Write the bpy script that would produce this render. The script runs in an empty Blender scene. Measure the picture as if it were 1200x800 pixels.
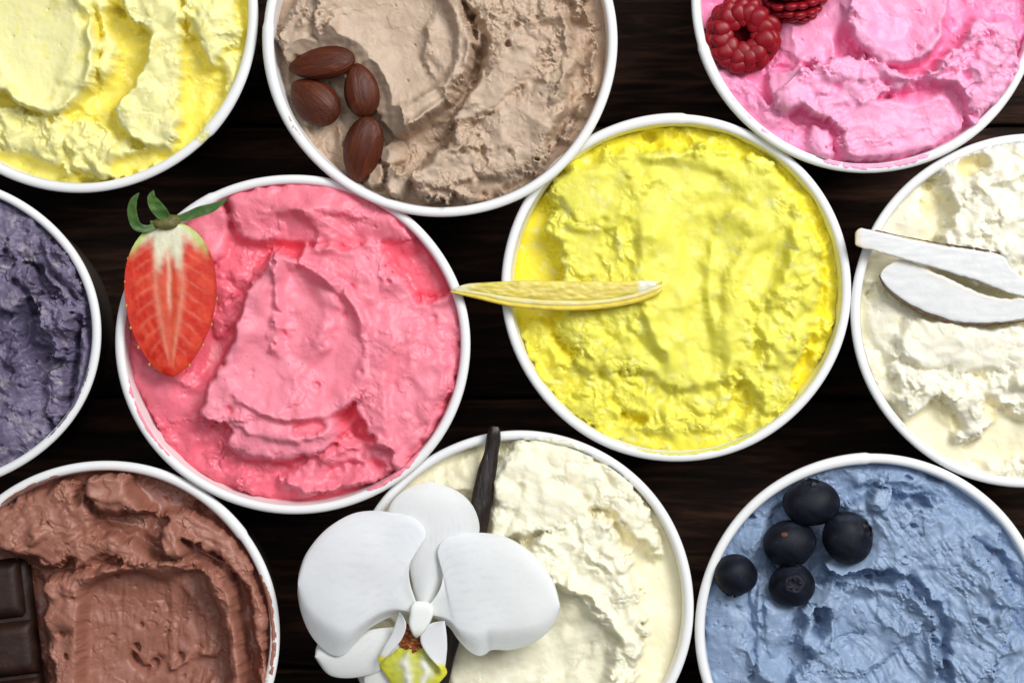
import bpy, bmesh, math, random
import numpy as np
from mathutils import Vector, Matrix, Euler

random.seed(7)
np.random.seed(7)
S = 0.00025            # metres per unit; everything below is laid out in quarter millimetres
D = 2800.0             # camera height above the plane of the cup rims, in the same unit
TABLE_Z = -222.0
NX, NY = 80.0, 40.0     # point under the camera, right of and above the middle of the picture

scene = bpy.context.scene
COL = scene.collection

# ------------------------------------------------------------------ camera
cam_d = bpy.data.cameras.new("camera")
cam = bpy.data.objects.new("camera", cam_d)
COL.objects.link(cam)
cam.location = (NX * S, NY * S, D * S)
cam_d.sensor_width = 36
cam_d.lens = 36 * D / 1200.0
cam_d.shift_x = -NX / 1200.0
cam_d.shift_y = -NY / 1200.0
cam_d.clip_start = 0.02
cam_d.clip_end = 20
cam_d.dof.use_dof = True
cam_d.dof.focus_distance = (D + 2) * S
cam_d.dof.aperture_fstop = 9.0
scene.camera = cam

# ------------------------------------------------------------------ light
world = bpy.data.worlds.new("World")
scene.world = world
world.use_nodes = True
bg = world.node_tree.nodes["Background"]
bg.inputs[0].default_value = (0.86, 0.93, 1.0, 1)
bg.inputs[1].default_value = 0.08


def area(name, loc, target, size, power, color, size_y=None):
    d = bpy.data.lights.new(name, 'AREA')
    d.energy = power
    d.color = color
    d.size = size
    if size_y:
        d.shape = 'RECTANGLE'
        d.size_y = size_y
    o = bpy.data.objects.new(name, d)
    COL.objects.link(o)
    o.location = loc
    o.rotation_euler = (Vector(target) - Vector(loc)).to_track_quat('-Z', 'Y').to_euler()
    return o


area("window_light", (0.64, 0.58, 1.00), (0, 0, 0), 0.80, 18.6, (1.0, 0.985, 0.965), 0.5)
area("ceiling_bounce", (-0.15, 0.35, 1.5), (0, 0, 0), 1.1, 6.6, (0.93, 0.96, 1.0), 1.0)

vs = scene.view_settings
vs.view_transform = 'Standard'
vs.look = 'None'
vs.exposure = 0.09
vs.gamma = 1.0
vs.use_curve_mapping = False
cy = scene.cycles
cy.max_bounces = 8
cy.diffuse_bounces = 5
cy.glossy_bounces = 3
cy.transmission_bounces = 4
cy.use_denoising = True
cy.caustics_reflective = False
cy.caustics_refractive = False


# ------------------------------------------------------------------ helpers
def W(px, py, z=0.0):
    """photo pixel + height -> world position in units (perspective taken into account)"""
    k = (D - z) / D
    return np.array([NX + (px - 600.0 - NX) * k, NY + (400.0 - py - NY) * k, z])


def link(o, parent=None):
    COL.objects.link(o)
    if parent is not None:
        o.parent = parent
    return o


def mesh_obj(name, verts, faces, mat, parent=None, smooth=True):
    me = bpy.data.meshes.new(name)
    me.from_pydata([tuple(v) for v in verts], [], [tuple(f) for f in faces])
    if smooth:
        me.polygons.foreach_set("use_smooth", [True] * len(me.polygons))
    if mat:
        me.materials.append(mat)
    me.update()
    return link(bpy.data.objects.new(name, me), parent)


def fast_mesh(name, V, F, mat, parent=None, smooth=True):
    """V (n,3) float, F (m,4) int quads"""
    me = bpy.data.meshes.new(name)
    me.vertices.add(len(V))
    me.vertices.foreach_set("co", np.asarray(V, dtype=np.float32).ravel())
    me.loops.add(F.size)
    me.loops.foreach_set("vertex_index", F.ravel().astype(np.int32))
    me.polygons.add(len(F))
    me.polygons.foreach_set("loop_start", np.arange(0, F.size, F.shape[1], dtype=np.int32))
    me.polygons.foreach_set("use_smooth", np.full(len(F), smooth))
    me.materials.append(mat)
    me.update(calc_edges=True)
    me.validate()
    return link(bpy.data.objects.new(name, me), parent)


def attr_color(me, name, rgb):
    a = me.attributes.new(name, 'FLOAT_COLOR', 'POINT')
    c = np.ones((len(me.vertices), 4), dtype=np.float32)
    c[:, :3] = rgb
    a.data.foreach_set("color", c.ravel())


def attr_float(me, name, v):
    a = me.attributes.new(name, 'FLOAT', 'POINT')
    a.data.foreach_set("value", np.asarray(v, dtype=np.float32).ravel())


def thing(o, label, cat, group=None):
    o["label"] = label
    o["category"] = cat
    if group:
        o["group"] = group
    return o


def empty(name, pos, label, cat, group=None):
    o = bpy.data.objects.new(name, None)
    o.empty_display_size = 0.01
    o.location = Vector(pos) * S
    link(o)
    return thing(o, label, cat, group)


# ---- noise in numpy
_perm = {}


def _table(seed):
    if seed not in _perm:
        r = np.random.RandomState(seed + 11)
        p = r.permutation(256)
        a = r.rand(256) * 2 * np.pi
        _perm[seed] = (np.concatenate([p, p]), np.cos(a).astype(np.float32), np.sin(a).astype(np.float32))
    return _perm[seed]


def pn(x, y, seed=0):
    p, gx, gy = _table(seed)
    xi = np.floor(x).astype(np.int32)
    yi = np.floor(y).astype(np.int32)
    xf = (x - xi).astype(np.float32)
    yf = (y - yi).astype(np.float32)
    xi &= 255
    yi &= 255
    u = xf * xf * xf * (xf * (xf * 6 - 15) + 10)
    v = yf * yf * yf * (yf * (yf * 6 - 15) + 10)

    def g(ix, iy, fx, fy):
        h = p[p[ix & 255] + (iy & 255)]
        return gx[h] * fx + gy[h] * fy
    a = g(xi, yi, xf, yf)
    b = g(xi + 1, yi, xf - 1, yf)
    c = g(xi, yi + 1, xf, yf - 1)
    d = g(xi + 1, yi + 1, xf - 1, yf - 1)
    return ((a + u * (b - a)) * (1 - v) + (c + u * (d - c)) * v) * 1.5


def fbm(x, y, oct=4, seed=0, gain=0.5):
    s = 0
    a = 1.0
    for i in range(oct):
        s = s + a * pn(x, y, seed + i)
        x = x * 2.03 + 17.1
        y = y * 2.03 + 5.7
        a *= gain
    return s


def billow(x, y, oct=4, seed=0, gain=0.5):
    s = 0
    a = 1.0
    for i in range(oct):
        s = s + a * (np.abs(pn(x, y, seed + i)) * 2 - 0.5)
        x = x * 2.07 + 3.1
        y = y * 2.07 + 9.7
        a *= gain
    return s


def gauss(H, s):
    r = int(s * 3) + 1
    k = np.exp(-0.5 * (np.arange(-r, r + 1) / s) ** 2)
    k /= k.sum()
    P = np.pad(H, r, mode='edge')
    A = sum(k[i] * P[:, i:i + H.shape[1]] for i in range(2 * r + 1))
    return sum(k[i] * A[i:i + H.shape[0], :] for i in range(2 * r + 1)).astype(np.float32)


def sst(a, b, x):
    t = np.clip((x - a) / (b - a), 0, 1)
    return t * t * (3 - 2 * t)


def catmull(pts, closed=True, n=5):
    P = np.array(pts, dtype=float)
    N = len(P)
    out = []
    rng = range(N) if closed else range(N - 1)
    for i in rng:
        if closed:
            p0, p1, p2, p3 = P[(i - 1) % N], P[i], P[(i + 1) % N], P[(i + 2) % N]
        else:
            p0, p1, p2, p3 = P[max(i - 1, 0)], P[i], P[i + 1], P[min(i + 2, N - 1)]
        for k in range(n):
            t = k / n
            out.append(0.5 * ((2 * p1) + (-p0 + p2) * t + (2 * p0 - 5 * p1 + 4 * p2 - p3) * t * t + (-p0 + 3 * p1 - 3 * p2 + p3) * t ** 3))
    if not closed:
        out.append(P[-1])
    return np.array(out)


def sdf_poly(P, x, y):
    """positive inside"""
    d2 = np.full(x.shape, 1e12, dtype=np.float32)
    inside = np.zeros(x.shape, dtype=bool)
    N = len(P)
    for i in range(N):
        ax, ay = P[i][:2]
        bx, by = P[(i + 1) % N][:2]
        ex, ey = bx - ax, by - ay
        wx, wy = x - ax, y - ay
        t = np.clip((wx * ex + wy * ey) / (ex * ex + ey * ey + 1e-9), 0, 1)
        dx, dy = wx - ex * t, wy - ey * t
        d2 = np.minimum(d2, dx * dx + dy * dy)
        if ay != by:
            c = ((ay > y) != (by > y)) & (x < (bx - ax) * (y - ay) / (by - ay) + ax)
            inside ^= c
    d = np.sqrt(d2)
    return np.where(inside, d, -d)


def dist_path(P, x, y):
    """distance, side (+/-), arc parameter 0..1, arc length"""
    best = np.full(x.shape, 1e12, dtype=np.float32)
    side = np.zeros(x.shape, dtype=np.float32)
    par = np.zeros(x.shape, dtype=np.float32)
    seg = np.hypot(*(P[1:, :2] - P[:-1, :2]).T)
    cum = np.concatenate([[0], np.cumsum(seg)])
    for i in range(len(P) - 1):
        ax, ay = P[i][:2]
        ex, ey = P[i + 1][0] - ax, P[i + 1][1] - ay
        wx, wy = x - ax, y - ay
        t = np.clip((wx * ex + wy * ey) / (ex * ex + ey * ey + 1e-9), 0, 1)
        dx, dy = wx - ex * t, wy - ey * t
        d = dx * dx + dy * dy
        m = d < best
        best = np.where(m, d, best)
        side = np.where(m, np.sign(ex * wy - ey * wx), side)
        par = np.where(m, (cum[i] + t * seg[i]), par)
    return np.sqrt(best), side, par / cum[-1], cum[-1]


# ------------------------------------------------------------------ node materials
class N:
    def __init__(self, name):
        self.m = bpy.data.materials.new(name)
        self.m.use_nodes = True
        self.t = self.m.node_tree
        self.b = self.t.nodes["Principled BSDF"]

    def n(self, typ, **kw):
        nd = self.t.nodes.new(typ)
        for k, v in kw.items():
            setattr(nd, k, v)
        return nd

    def l(self, a, b):
        self.t.links.new(a, b)

    def set(self, **kw):
        for k, v in kw.items():
            self.b.inputs[k.replace('_', ' ')].default_value = v
        return self

    def coords(self, scale=(1, 1, 1), kind='Object'):
        tc = self.n('ShaderNodeTexCoord')
        mp = self.n('ShaderNodeMapping')
        mp.inputs['Scale'].default_value = scale
        self.l(tc.outputs[kind], mp.inputs[0])
        return mp.outputs[0]

    def noise(self, vec, scale, detail=4, rough=0.55, dist=0.0):
        nd = self.n('ShaderNodeTexNoise')
        nd.inputs['Scale'].default_value = scale
        nd.inputs['Detail'].default_value = detail
        nd.inputs['Roughness'].default_value = rough
        nd.inputs['Distortion'].default_value = dist
        self.l(vec, nd.inputs['Vector'])
        return nd.outputs['Fac']

    def ramp(self, fac, stops):
        nd = self.n('ShaderNodeValToRGB')
        e = nd.color_ramp.elements
        e[0].position, e[0].color = stops[0][0], (*stops[0][1], 1)
        e[1].position, e[1].color = stops[-1][0], (*stops[-1][1], 1)
        for p, c in stops[1:-1]:
            k = e.new(p)
            k.color = (*c, 1)
        self.l(fac, nd.inputs[0])
        return nd.outputs[0]

    def mix(self, fac, a, b, mode='MIX'):
        nd = self.n('ShaderNodeMix', data_type='RGBA', blend_type=mode)
        for s, v in ((nd.inputs[0], fac), (nd.inputs[6], a), (nd.inputs[7], b)):
            if isinstance(v, (int, float)):
                s.default_value = v
            elif isinstance(v, tuple):
                s.default_value = (*v, 1)
            else:
                self.l(v, s)
        return nd.outputs[2]

    def bump(self, height, dist, strength=1.0, normal=None):
        nd = self.n('ShaderNodeBump')
        nd.inputs['Distance'].default_value = dist
        nd.inputs['Strength'].default_value = strength
        self.l(height, nd.inputs['Height'])
        if normal is not None:
            self.l(normal, nd.inputs['Normal'])
        self.l(nd.outputs[0], self.b.inputs['Normal'])
        return nd.outputs[0]

    def attr(self, name, out='Color'):
        nd = self.n('ShaderNodeAttribute', attribute_name=name)
        return nd.outputs[out]


def simple_mat(name, c1, c2, scale=60, rough=0.5, bump=0.0003, sss=0.0, bscale=None, radius=(1, .6, .4), coat=0.0, stretch=(1, 1, 1), detail=4, spec=0.5):
    a = N(name)
    v = a.coords(stretch)
    f = a.noise(v, scale, detail)
    a.l(a.ramp(f, [(0.3, c1), (0.7, c2)]), a.b.inputs['Base Color'])
    a.set(Roughness=rough)
    a.b.inputs['Specular IOR Level'].default_value = spec
    if sss:
        a.b.inputs['Subsurface Weight'].default_value = sss
        a.b.inputs['Subsurface Radius'].default_value = radius
        a.b.inputs['Subsurface Scale'].default_value = 0.0022
    if coat:
        a.b.inputs['Coat Weight'].default_value = coat
        a.b.inputs['Coat Roughness'].default_value = 0.25
    if bump:
        a.bump(a.noise(v, bscale or scale * 3, 5), bump, 0.6)
    return a.m


def cream_mat(name, fresh, melted, speck=None, radius=(1, .7, .5), rough=0.48, sss=0.35, scale=0.0010, bump=0.00022, tint=None):
    a = N(name)
    v = a.coords()
    melt = a.attr('melt', 'Fac')
    var = a.noise(v, 95, 5, 0.6, 0.4)
    # the wetness attribute marks where the cream has melted; noise breaks it up
    mth = a.n('ShaderNodeMath', operation='MULTIPLY_ADD')
    a.l(var, mth.inputs[0])
    mth.inputs[1].default_value = 0.5
    mth.inputs[2].default_value = -0.25
    add = a.n('ShaderNodeMath', operation='ADD', use_clamp=True)
    a.l(mth.outputs[0], add.inputs[0])
    a.l(melt, add.inputs[1])
    col = a.mix(add.outputs[0], fresh, melted)
    if tint:
        f3 = a.ramp(a.noise(v, 260, 4, 0.6), [(0.55, (0, 0, 0)), (0.72, (1, 1, 1))])
        col = a.mix(f3, col, tint)
    if speck:
        f2 = a.ramp(a.noise(v, 1500, 2, 0.5), [(0.70, (0, 0, 0)), (0.76, (1, 1, 1))])
        col = a.mix(f2, col, speck)
    a.l(col, a.b.inputs['Base Color'])
    rr = a.n('ShaderNodeMapRange')
    a.l(add.outputs[0], rr.inputs[0])
    rr.inputs[3].default_value = rough
    rr.inputs[4].default_value = rough * 0.6
    a.l(rr.outputs[0], a.b.inputs['Roughness'])
    a.b.inputs['Specular IOR Level'].default_value = 0.35
    a.b.inputs['Subsurface Weight'].default_value = sss
    a.b.inputs['Subsurface Radius'].default_value = radius
    a.b.inputs['Subsurface Scale'].default_value = scale
    h1 = a.noise(v, 1100, 6, 0.62, 0.5)
    a.bump(h1, bump * 0.55, 0.8)
    return a.m


# ------------------------------------------------------------------ table
def wood_mat():
    a = N("dark_stained_wood")
    tc = a.n('ShaderNodeTexCoord')
    oi = a.n('ShaderNodeObjectInfo')
    off = a.n('ShaderNodeVectorMath', operation='ADD')
    a.l(tc.outputs['Object'], off.inputs[0])
    sc = a.n('ShaderNodeVectorMath', operation='SCALE')
    a.l(oi.outputs['Location'], sc.inputs[0])
    sc.inputs['Scale'].default_value = 7.3
    a.l(sc.outputs[0], off.inputs[1])
    mp = a.n('ShaderNodeMapping')
    mp.inputs['Scale'].default_value = (0.10, 1.0, 1.0)
    a.l(off.outputs[0], mp.inputs[0])
    v = mp.outputs[0]
    warp = a.noise(v, 22, 3, 0.5, 0.6)
    grain = a.noise(v, 210, 5, 0.62, 1.4)
    fine = a.noise(v, 900, 4, 0.6)
    col = a.ramp(grain, [(0.32, (0.0075, 0.0046, 0.0034)), (0.50, (0.027, 0.0145, 0.0105)), (0.70, (0.095, 0.045, 0.028))])
    col = a.mix(a.ramp(warp, [(0.35, (0.30, 0.30, 0.30)), (0.65, (1.25, 1.1, 1.0))]), col, (0.006, 0.0035, 0.0025), 'MIX') if False else a.mix(1.0, col, a.ramp(warp, [(0.35, (0.45, 0.42, 0.40)), (0.68, (1.3, 1.2, 1.15))]), 'MULTIPLY')
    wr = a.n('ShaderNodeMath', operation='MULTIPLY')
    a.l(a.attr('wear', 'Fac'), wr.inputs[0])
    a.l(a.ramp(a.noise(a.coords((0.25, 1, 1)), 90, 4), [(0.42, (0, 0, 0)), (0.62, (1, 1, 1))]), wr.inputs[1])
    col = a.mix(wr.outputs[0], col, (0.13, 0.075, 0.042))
    a.l(col, a.b.inputs['Base Color'])
    a.set(Roughness=0.75)
    a.b.inputs['Specular IOR Level'].default_value = 0.12
    mixh = a.n('ShaderNodeMath', operation='ADD')
    a.l(grain, mixh.inputs[0])
    a.l(fine, mixh.inputs[1])
    a.bump(mixh.outputs[0], 0.0006, 0.8)
    return a.m


WOOD = wood_mat()
table = bpy.data.objects.new("table_top", None)
table.location = (0, 0, TABLE_Z * S)
table["kind"] = "structure"
link(table)
kt = (D - TABLE_Z) / D
seams = [148 - 317 * 2, 148 - 317, 148, 466, 783, 783 + 317, 783 + 634]
for i in range(len(seams) - 1):
    y0 = NY + (400 - seams[i] - NY) * kt - 2.4
    y1 = NY + (400 - seams[i + 1] - NY) * kt + 2.4
    h = (y0 - y1) / 2
    cyy = (y0 + y1) / 2
    nx, prof = 60, []
    zt = random.uniform(-1.5, 0.0)
    for (yy, zz) in [(-h, -70), (-h, -5), (-h + 1.6, -1.4), (-h + 5, -0.2), (-h * 0.4, 0.4), (h * 0.4, 0.2), (h - 5, -0.2), (h - 1.6, -1.4), (h, -5), (h, -70)]:
        prof.append((yy, zz + (zt if zz > -60 else 0)))
    V, F = [], []
    for k in range(nx + 1):
        x = -1150 + 2300 * k / nx
        for j, (yy, zz) in enumerate(prof):
            w = 1.3 * math.sin(x * 0.011 + i * 2 + (j > 4)) + 0.8 * math.sin(x * 0.047 + i + j // 5 * 3)
            V.append((x * S, (yy + (w if abs(yy) > h - 8 else 0)) * S, zz * S))
    m = len(prof)
    for k in range(nx):
        for j in range(m - 1):
            F.append((k * m + j, (k + 1) * m + j, (k + 1) * m + j + 1, k * m + j + 1))
        F.append((k * m + m - 1, (k + 1) * m + m - 1, (k + 1) * m, k * m))
    F.append(tuple(range(m)))
    F.append(tuple(reversed([nx * m + j for j in range(m)])))
    o = mesh_obj("plank", V, F, WOOD, table, smooth=True)
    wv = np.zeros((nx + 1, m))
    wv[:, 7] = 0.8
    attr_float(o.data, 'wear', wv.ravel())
    o.location = (random.uniform(-0.1, 0.1), cyy * S, 0)


bm = bmesh.new()
bmesh.ops.create_cube(bm, size=1.0)
for vv in bm.verts:
    vv.co = (vv.co.x * 2400 * S, vv.co.y * 2700 * S, (vv.co.z * 20 - 66) * S)
me = bpy.data.meshes.new("backing_board")
bm.to_mesh(me)
bm.free()
me.materials.append(WOOD)
link(bpy.data.objects.new("backing_board", me), table)


# ------------------------------------------------------------------ paper cups
def paper_mat():
    a = N("white_coated_paper")
    v = a.coords()
    f = a.noise(v, 60, 3)
    a.l(a.ramp(f, [(0.3, (0.80, 0.81, 0.82)), (0.7, (0.86, 0.865, 0.87))]), a.b.inputs['Base Color'])
    a.set(Roughness=0.42)
    a.b.inputs['Specular IOR Level'].default_value = 0.4
    a.bump(a.noise(v, 700, 4), 0.00006, 0.6)
    return a.m


PAPER = paper_mat()
SLEEVE = simple_mat("brown_printed_sleeve", (0.085, 0.068, 0.055), (0.115, 0.092, 0.075), 90, 0.6, 0.0001)
TAPER = 0.10
RIN = 196.1


def rin(z):
    return RIN + TAPER * np.minimum(z, 0) - 0.2


def lathe(name, prof, nseg, parent, mat, closed_profile=False, seam=None, wob=0.0, seed=0, step=0.0):
    V, F = [], []
    m = len(prof)
    rs = np.random.RandomState(seed)
    ph = rs.rand(4) * 6.28
    nn = nseg
    for k in range(nn):
        a = 2 * math.pi * k / nn + (seam or 0)
        w = wob * (math.sin(2 * a + ph[0]) + 0.6 * math.sin(3 * a + ph[1]) + 0.35 * math.sin(7 * a + ph[2]))
        # the overlap of the paper strip: a little step that dies away round the rim
        t = k / nn
        s = step * max(0.0, 1 - t * 7)
        for (r, z, out) in prof:
            rr = r + w + s * out[0]
            V.append((rr * math.cos(a) * S, rr * math.sin(a) * S, (z + s * out[1]) * S))
    for k in range(nn):
        k2 = (k + 1) % nn
        for j in range(m if closed_profile else m - 1):
            j2 = (j + 1) % m
            F.append((k * m + j, k2 * m + j, k2 * m + j2, k * m + j2))
    return mesh_obj(name, V, F, mat, parent)


def make_cup(px, py, R, z, label, sx=1.0, sy=1.0, seam_deg=90, seed=0):
    """a tapered paper tub: wall, rolled rim, base disc"""
    c = W(px, py, z)
    kk = (D - z) / D
    f = R / 207.0 * kk
    root = empty("paper_cup", (c[0], c[1], TABLE_Z), label, "paper cup", "white paper ice cream tubs on the dark table")
    root.scale = (f * sx, f * sy, 1)
    H = z - TABLE_Z
    prof = []
    zt = H - 4
    zb = 1.0
    th = 2.6
    Ro, Ri = RIN + th, RIN
    for q in np.linspace(0, 1, 12):
        zz = zt + (zb - zt) * q
        prof.append((Ro - TAPER * (zt - zz), zz, (1, 0)))
    for q in np.linspace(0, 1, 12):
        zz = zb + (zt - zb) * q
        prof.append((Ri - TAPER * (zt - zz), zz, (0.2, 0)))
    sd = math.radians(seam_deg)
    lathe("wall", prof, 144, root, PAPER, False, sd, 0.45, seed, 0.7)
    sp = [(Ro + 0.6 - TAPER * (zt - zz), zz, (1, 0)) for zz in np.linspace(zt - 3, 2, 14)]
    lathe("sleeve", sp, 144, root, SLEEVE, False, sd, 0.45, seed, 0.7)
    rp = []
    for q in range(14):
        a = 2 * math.pi * q / 14
        ca, sa = math.cos(a), math.sin(a)
        rp.append((201.5 + 5.7 * ca, H - 4.6 + 4.6 * sa, (ca, sa)))
    lathe("rim", rp, 220, root, PAPER, True, sd, 0.7, seed, 1.3)
    br = Ri - TAPER * (zt - 14)
    V = [(0, 0, 13 * S)]
    F = []
    for k in range(96):
        a = 2 * math.pi * k / 96
        V.append(((br + 1) * math.cos(a) * S, (br + 1) * math.sin(a) * S, 13 * S))
    for k in range(96):
        F.append((0, 1 + k, 1 + (k + 1) % 96))
    mesh_obj("base", V, F, PAPER, root, smooth=False)
    return root


# ------------------------------------------------------------------ ice cream sculpting
class Cream:
    def __init__(self, px, py, R, z, level, seed, sx=1.0, sy=1.0, step=1.0, base_noise=3.0, melt=0.6, name_='x'):
        self.c = (px, py)
        self.z = z
        self.f = R / 207.0
        self.sx, self.sy = sx, sy
        self.seed = seed
        self.step = step
        n = int(2 * RIN / step) + 3
        g = (np.arange(n) - (n - 1) / 2) * step
        lx, ly = np.meshgrid(g, g)            # local, y down as in the photo
        self.lx, self.ly = lx.astype(np.float32), ly.astype(np.float32)
        self.X = self.lx * self.f * sx + px
        self.Y = self.ly * self.f * sy + py
        self.H = (level + base_noise * fbm(self.X / 60, self.Y / 60, 2, seed, 0.4) + 3.0 * pn(self.X / 95, self.Y / 95, seed + 40)).astype(np.float32)
        self.rough = np.full(self.H.shape, 0.35, dtype=np.float32)
        self.melt = np.full(self.H.shape, melt, dtype=np.float32)
        self.k = 0

    def box(self, P, m):
        x0, y0 = P[:, 0].min() - m, P[:, 1].min() - m
        x1, y1 = P[:, 0].max() + m, P[:, 1].max() + m
        xs = self.X[0]
        ys = self.Y[:, 0]
        i0, i1 = np.searchsorted(ys, [y0, y1])
        j0, j1 = np.searchsorted(xs, [x0, x1])
        return (slice(i0, i1), slice(j0, j1))

    def slab(self, pts, z=None, g=(0, 0), soft=4.0, edge=4.0, es=16.0, lip=0.0, lw=5.0, rough=None, melt=0.0,
             mode='max', bowl=0.0, dome=0.0, und=2.6, puff=5.0, stri=None, dz=None, smooth=True):
        """a smeared layer of cream with a torn edge: pts in photo pixels"""
        self.k += 3
        sd = self.seed + self.k
        P = catmull(pts, True, 4) if smooth else np.array(pts, float)
        b = self.box(P, 14 + edge * 2 + lw * 2)
        x, y = self.X[b], self.Y[b]
        if x.size == 0:
            return
        wx = edge * fbm(x / es, y / es, 4, sd, 0.62)
        wy = edge * fbm(x / es + 31, y / es + 7, 4, sd + 1, 0.62)
        d = sdf_poly(P, x + wx, y + wy)
        cx, cyy = P[:, 0].mean(), P[:, 1].mean()
        dm = max(float(d.max()), 1.0)
        t = np.clip(d / dm, 0, 1)
        H = self.H[b]
        if dz is not None:
            top = H + dz
        else:
            top = z + g[0] * (x - cx) + g[1] * (y - cyy)
        top = top + dome * (1 - (1 - t) ** 2) + bowl * (1 - t) ** 2 + und * fbm(x / 44, y / 44, 2, sd + 2, 0.4)
        if lip:
            top = top + lip * np.exp(-((d - lw) / lw) ** 2) * (0.75 + 0.8 * pn(x / 17, y / 17, sd + 5))
        if stri:
            ang, amp, sl, ss = stri
            ca, sa = math.cos(math.radians(ang)), math.sin(math.radians(ang))
            u = x * ca + y * sa + 6 * pn(x / 40, y / 40, sd)
            v = -x * sa + y * ca + 6 * pn(x / 40 + 9, y / 40, sd)
            top = top + 0.55 * amp * fbm(u / (sl * 1.3), v / (ss * 1.15), 3, sd + 3) * np.clip(0.8 + 0.9 * pn(x / 35, y / 35, sd + 8), 0, 1.6)
        sv = soft * (0.7 + 2.6 * np.clip(pn(x / 42, y / 42, sd + 9) + 0.15, 0, 1))
        if mode == 'max':
            top = top - puff * np.exp(-np.maximum(d, 0) / (4 + 2.2 * sv))
        p = sst(0, 1, d / sv)
        if mode == 'max':
            Hn = np.maximum(H, H * (1 - p) + top * p)
            q = p * (top > H - 1)
        elif mode == 'min':
            Hn = np.minimum(H, H * (1 - p) + top * p)
            q = p * (top < H + 1)
        else:
            Hn = H * (1 - p) + top * p
            q = p
        self.H[b] = Hn
        if rough is not None:
            self.rough[b] = self.rough[b] * (1 - q) + rough * q
        if melt is not None:
            self.melt[b] = self.melt[b] * (1 - q) + melt * q

    def outlip(self, pts, h, w=5.0, closed=False, es=14):
        """a raised torn ridge along a line"""
        self.k += 3
        sd = self.seed + self.k
        P = catmull(pts, closed, 5)
        b = self.box(P, 5 * w + 12)
        x, y = self.X[b], self.Y[b]
        if x.size == 0:
            return
        wx = 3.0 * fbm(x / es, y / es, 3, sd, 0.6)
        wy = 3.0 * fbm(x / es + 31, y / es + 7, 3, sd + 1, 0.6)
        d, s, t, L = dist_path(P, x + wx, y + wy)
        ww = w * (1 + 0.5 * pn(x / 23, y / 23, sd + 2))
        # steep on the one side, gentle on the other
        pr = np.where(s > 0, np.exp(-(d / (ww * 0.55)) ** 2), np.exp(-(d / (ww * 1.6)) ** 2))
        self.H[b] += h * pr * np.clip(0.8 + 0.7 * pn(x / 15, y / 15, sd + 3), 0, 2) * sst(0, 0.08, t) * sst(0, 0.08, 1 - t)

    def fold(self, pts, h, wide=24.0, crisp=3.5, noise=3.0):
        """one edge of a spatula sweep: gentle on one side, abrupt on the other"""
        self.k += 3
        sd = self.seed + self.k
        P = catmull(pts, False, 5)
        b = self.box(P, wide * 2.2)
        x, y = self.X[b], self.Y[b]
        if x.size == 0:
            return
        wx = noise * fbm(x / 15, y / 15, 3, sd, 0.55)
        wy = noise * fbm(x / 15 + 31, y / 15 + 7, 3, sd + 1, 0.55)
        d, s, t, L = dist_path(P, x + wx, y + wy)
        pr = np.where(s > 0, np.exp(-(d / crisp) ** 2), np.exp(-(d / wide) ** 1.4))
        env = sst(0, 0.25, t) * sst(0, 0.25, 1 - t) * np.clip(0.9 + 0.6 * pn(x / 26, y / 26, sd + 3), 0, 2)
        self.H[b] += h * pr * env

    def sweeps(self, n, h):
        """broad soft folds that follow the turning of the spatula"""
        rs = np.random.RandomState(self.seed + 901)
        ox, oy = rs.uniform(-60, 60, 2)
        for i in range(n):
            a = rs.rand() * 6.283
            q = 40 + 135 * math.sqrt(rs.rand())
            cx, cyy = self.c[0] + ox, self.c[1] + oy
            span = rs.uniform(60, 150) / q
            grow = rs.uniform(-0.25, 0.35)
            pts = [(cx + q * (1 + grow * k / 5) * math.cos(a + span * k / 5), cyy + q * (1 + grow * k / 5) * math.sin(a + span * k / 5)) for k in range(6)]
            if rs.rand() < 0.5:
                pts = pts[::-1]
            self.fold(pts, h * rs.uniform(0.4, 1.1), rs.uniform(14, 34), rs.uniform(2.5, 6), 4.0)

    def groove(self, pts, depth, w=3.0):
        self.k += 3
        sd = self.seed + self.k
        P = catmull(pts, False, 5)
        b = self.box(P, 4 * w + 10)
        x, y = self.X[b], self.Y[b]
        if x.size == 0:
            return
        wx = 2.5 * fbm(x / 11, y / 11, 3, sd, 0.6)
        d, s, t, L = dist_path(P, x + wx, y + wx)
        ww = w * (1 + 0.5 * pn(x / 12, y / 12, sd + 2))
        self.H[b] -= depth * np.exp(-(d / ww) ** 2) * np.clip(0.7 + 0.9 * pn(x / 14, y / 14, sd + 3), 0, 1.6)

    def pit(self, x0, y0, r, depth, asp=1.0, ang=0):
        b = self.box(np.array([[x0, y0]]), r * 3 + 4)
        x, y = self.X[b], self.Y[b]
        if x.size == 0:
            return
        a = math.radians(ang)
        u = (x - x0) * math.cos(a) + (y - y0) * math.sin(a)
        v = -(x - x0) * math.sin(a) + (y - y0) * math.cos(a)
        rr = np.hypot(u / asp, v) * (1 + 0.35 * pn(x / 5, y / 5, self.seed))
        self.H[b] -= depth * sst(r * 1.25, r * 0.45, rr)

    def pits(self, n, rmin=1.2, rmax=2.6, poly=None, depth=1.6):
        rs = np.random.RandomState(self.seed + 77)
        for _ in range(n):
            a, q = rs.rand() * 6.283, math.sqrt(rs.rand()) * 185
            x, y = self.c[0] + q * math.cos(a), self.c[1] + q * math.sin(a)
            self.pit(x, y, rs.uniform(rmin, rmax), depth * rs.uniform(0.6, 1.6), rs.uniform(1, 2), rs.rand() * 180)

    def crumb(self, pts, v=1.0, soft=14):
        P = catmull(pts, True, 4)
        b = self.box(P, soft + 12)
        x, y = self.X[b], self.Y[b]
        if x.size == 0:
            return
        d = sdf_poly(P, x + 6 * fbm(x / 20, y / 20, 2, self.seed), y)
        p = sst(-soft * 0.5, soft, d)
        self.rough[b] = self.rough[b] * (1 - p) + v * p

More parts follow.
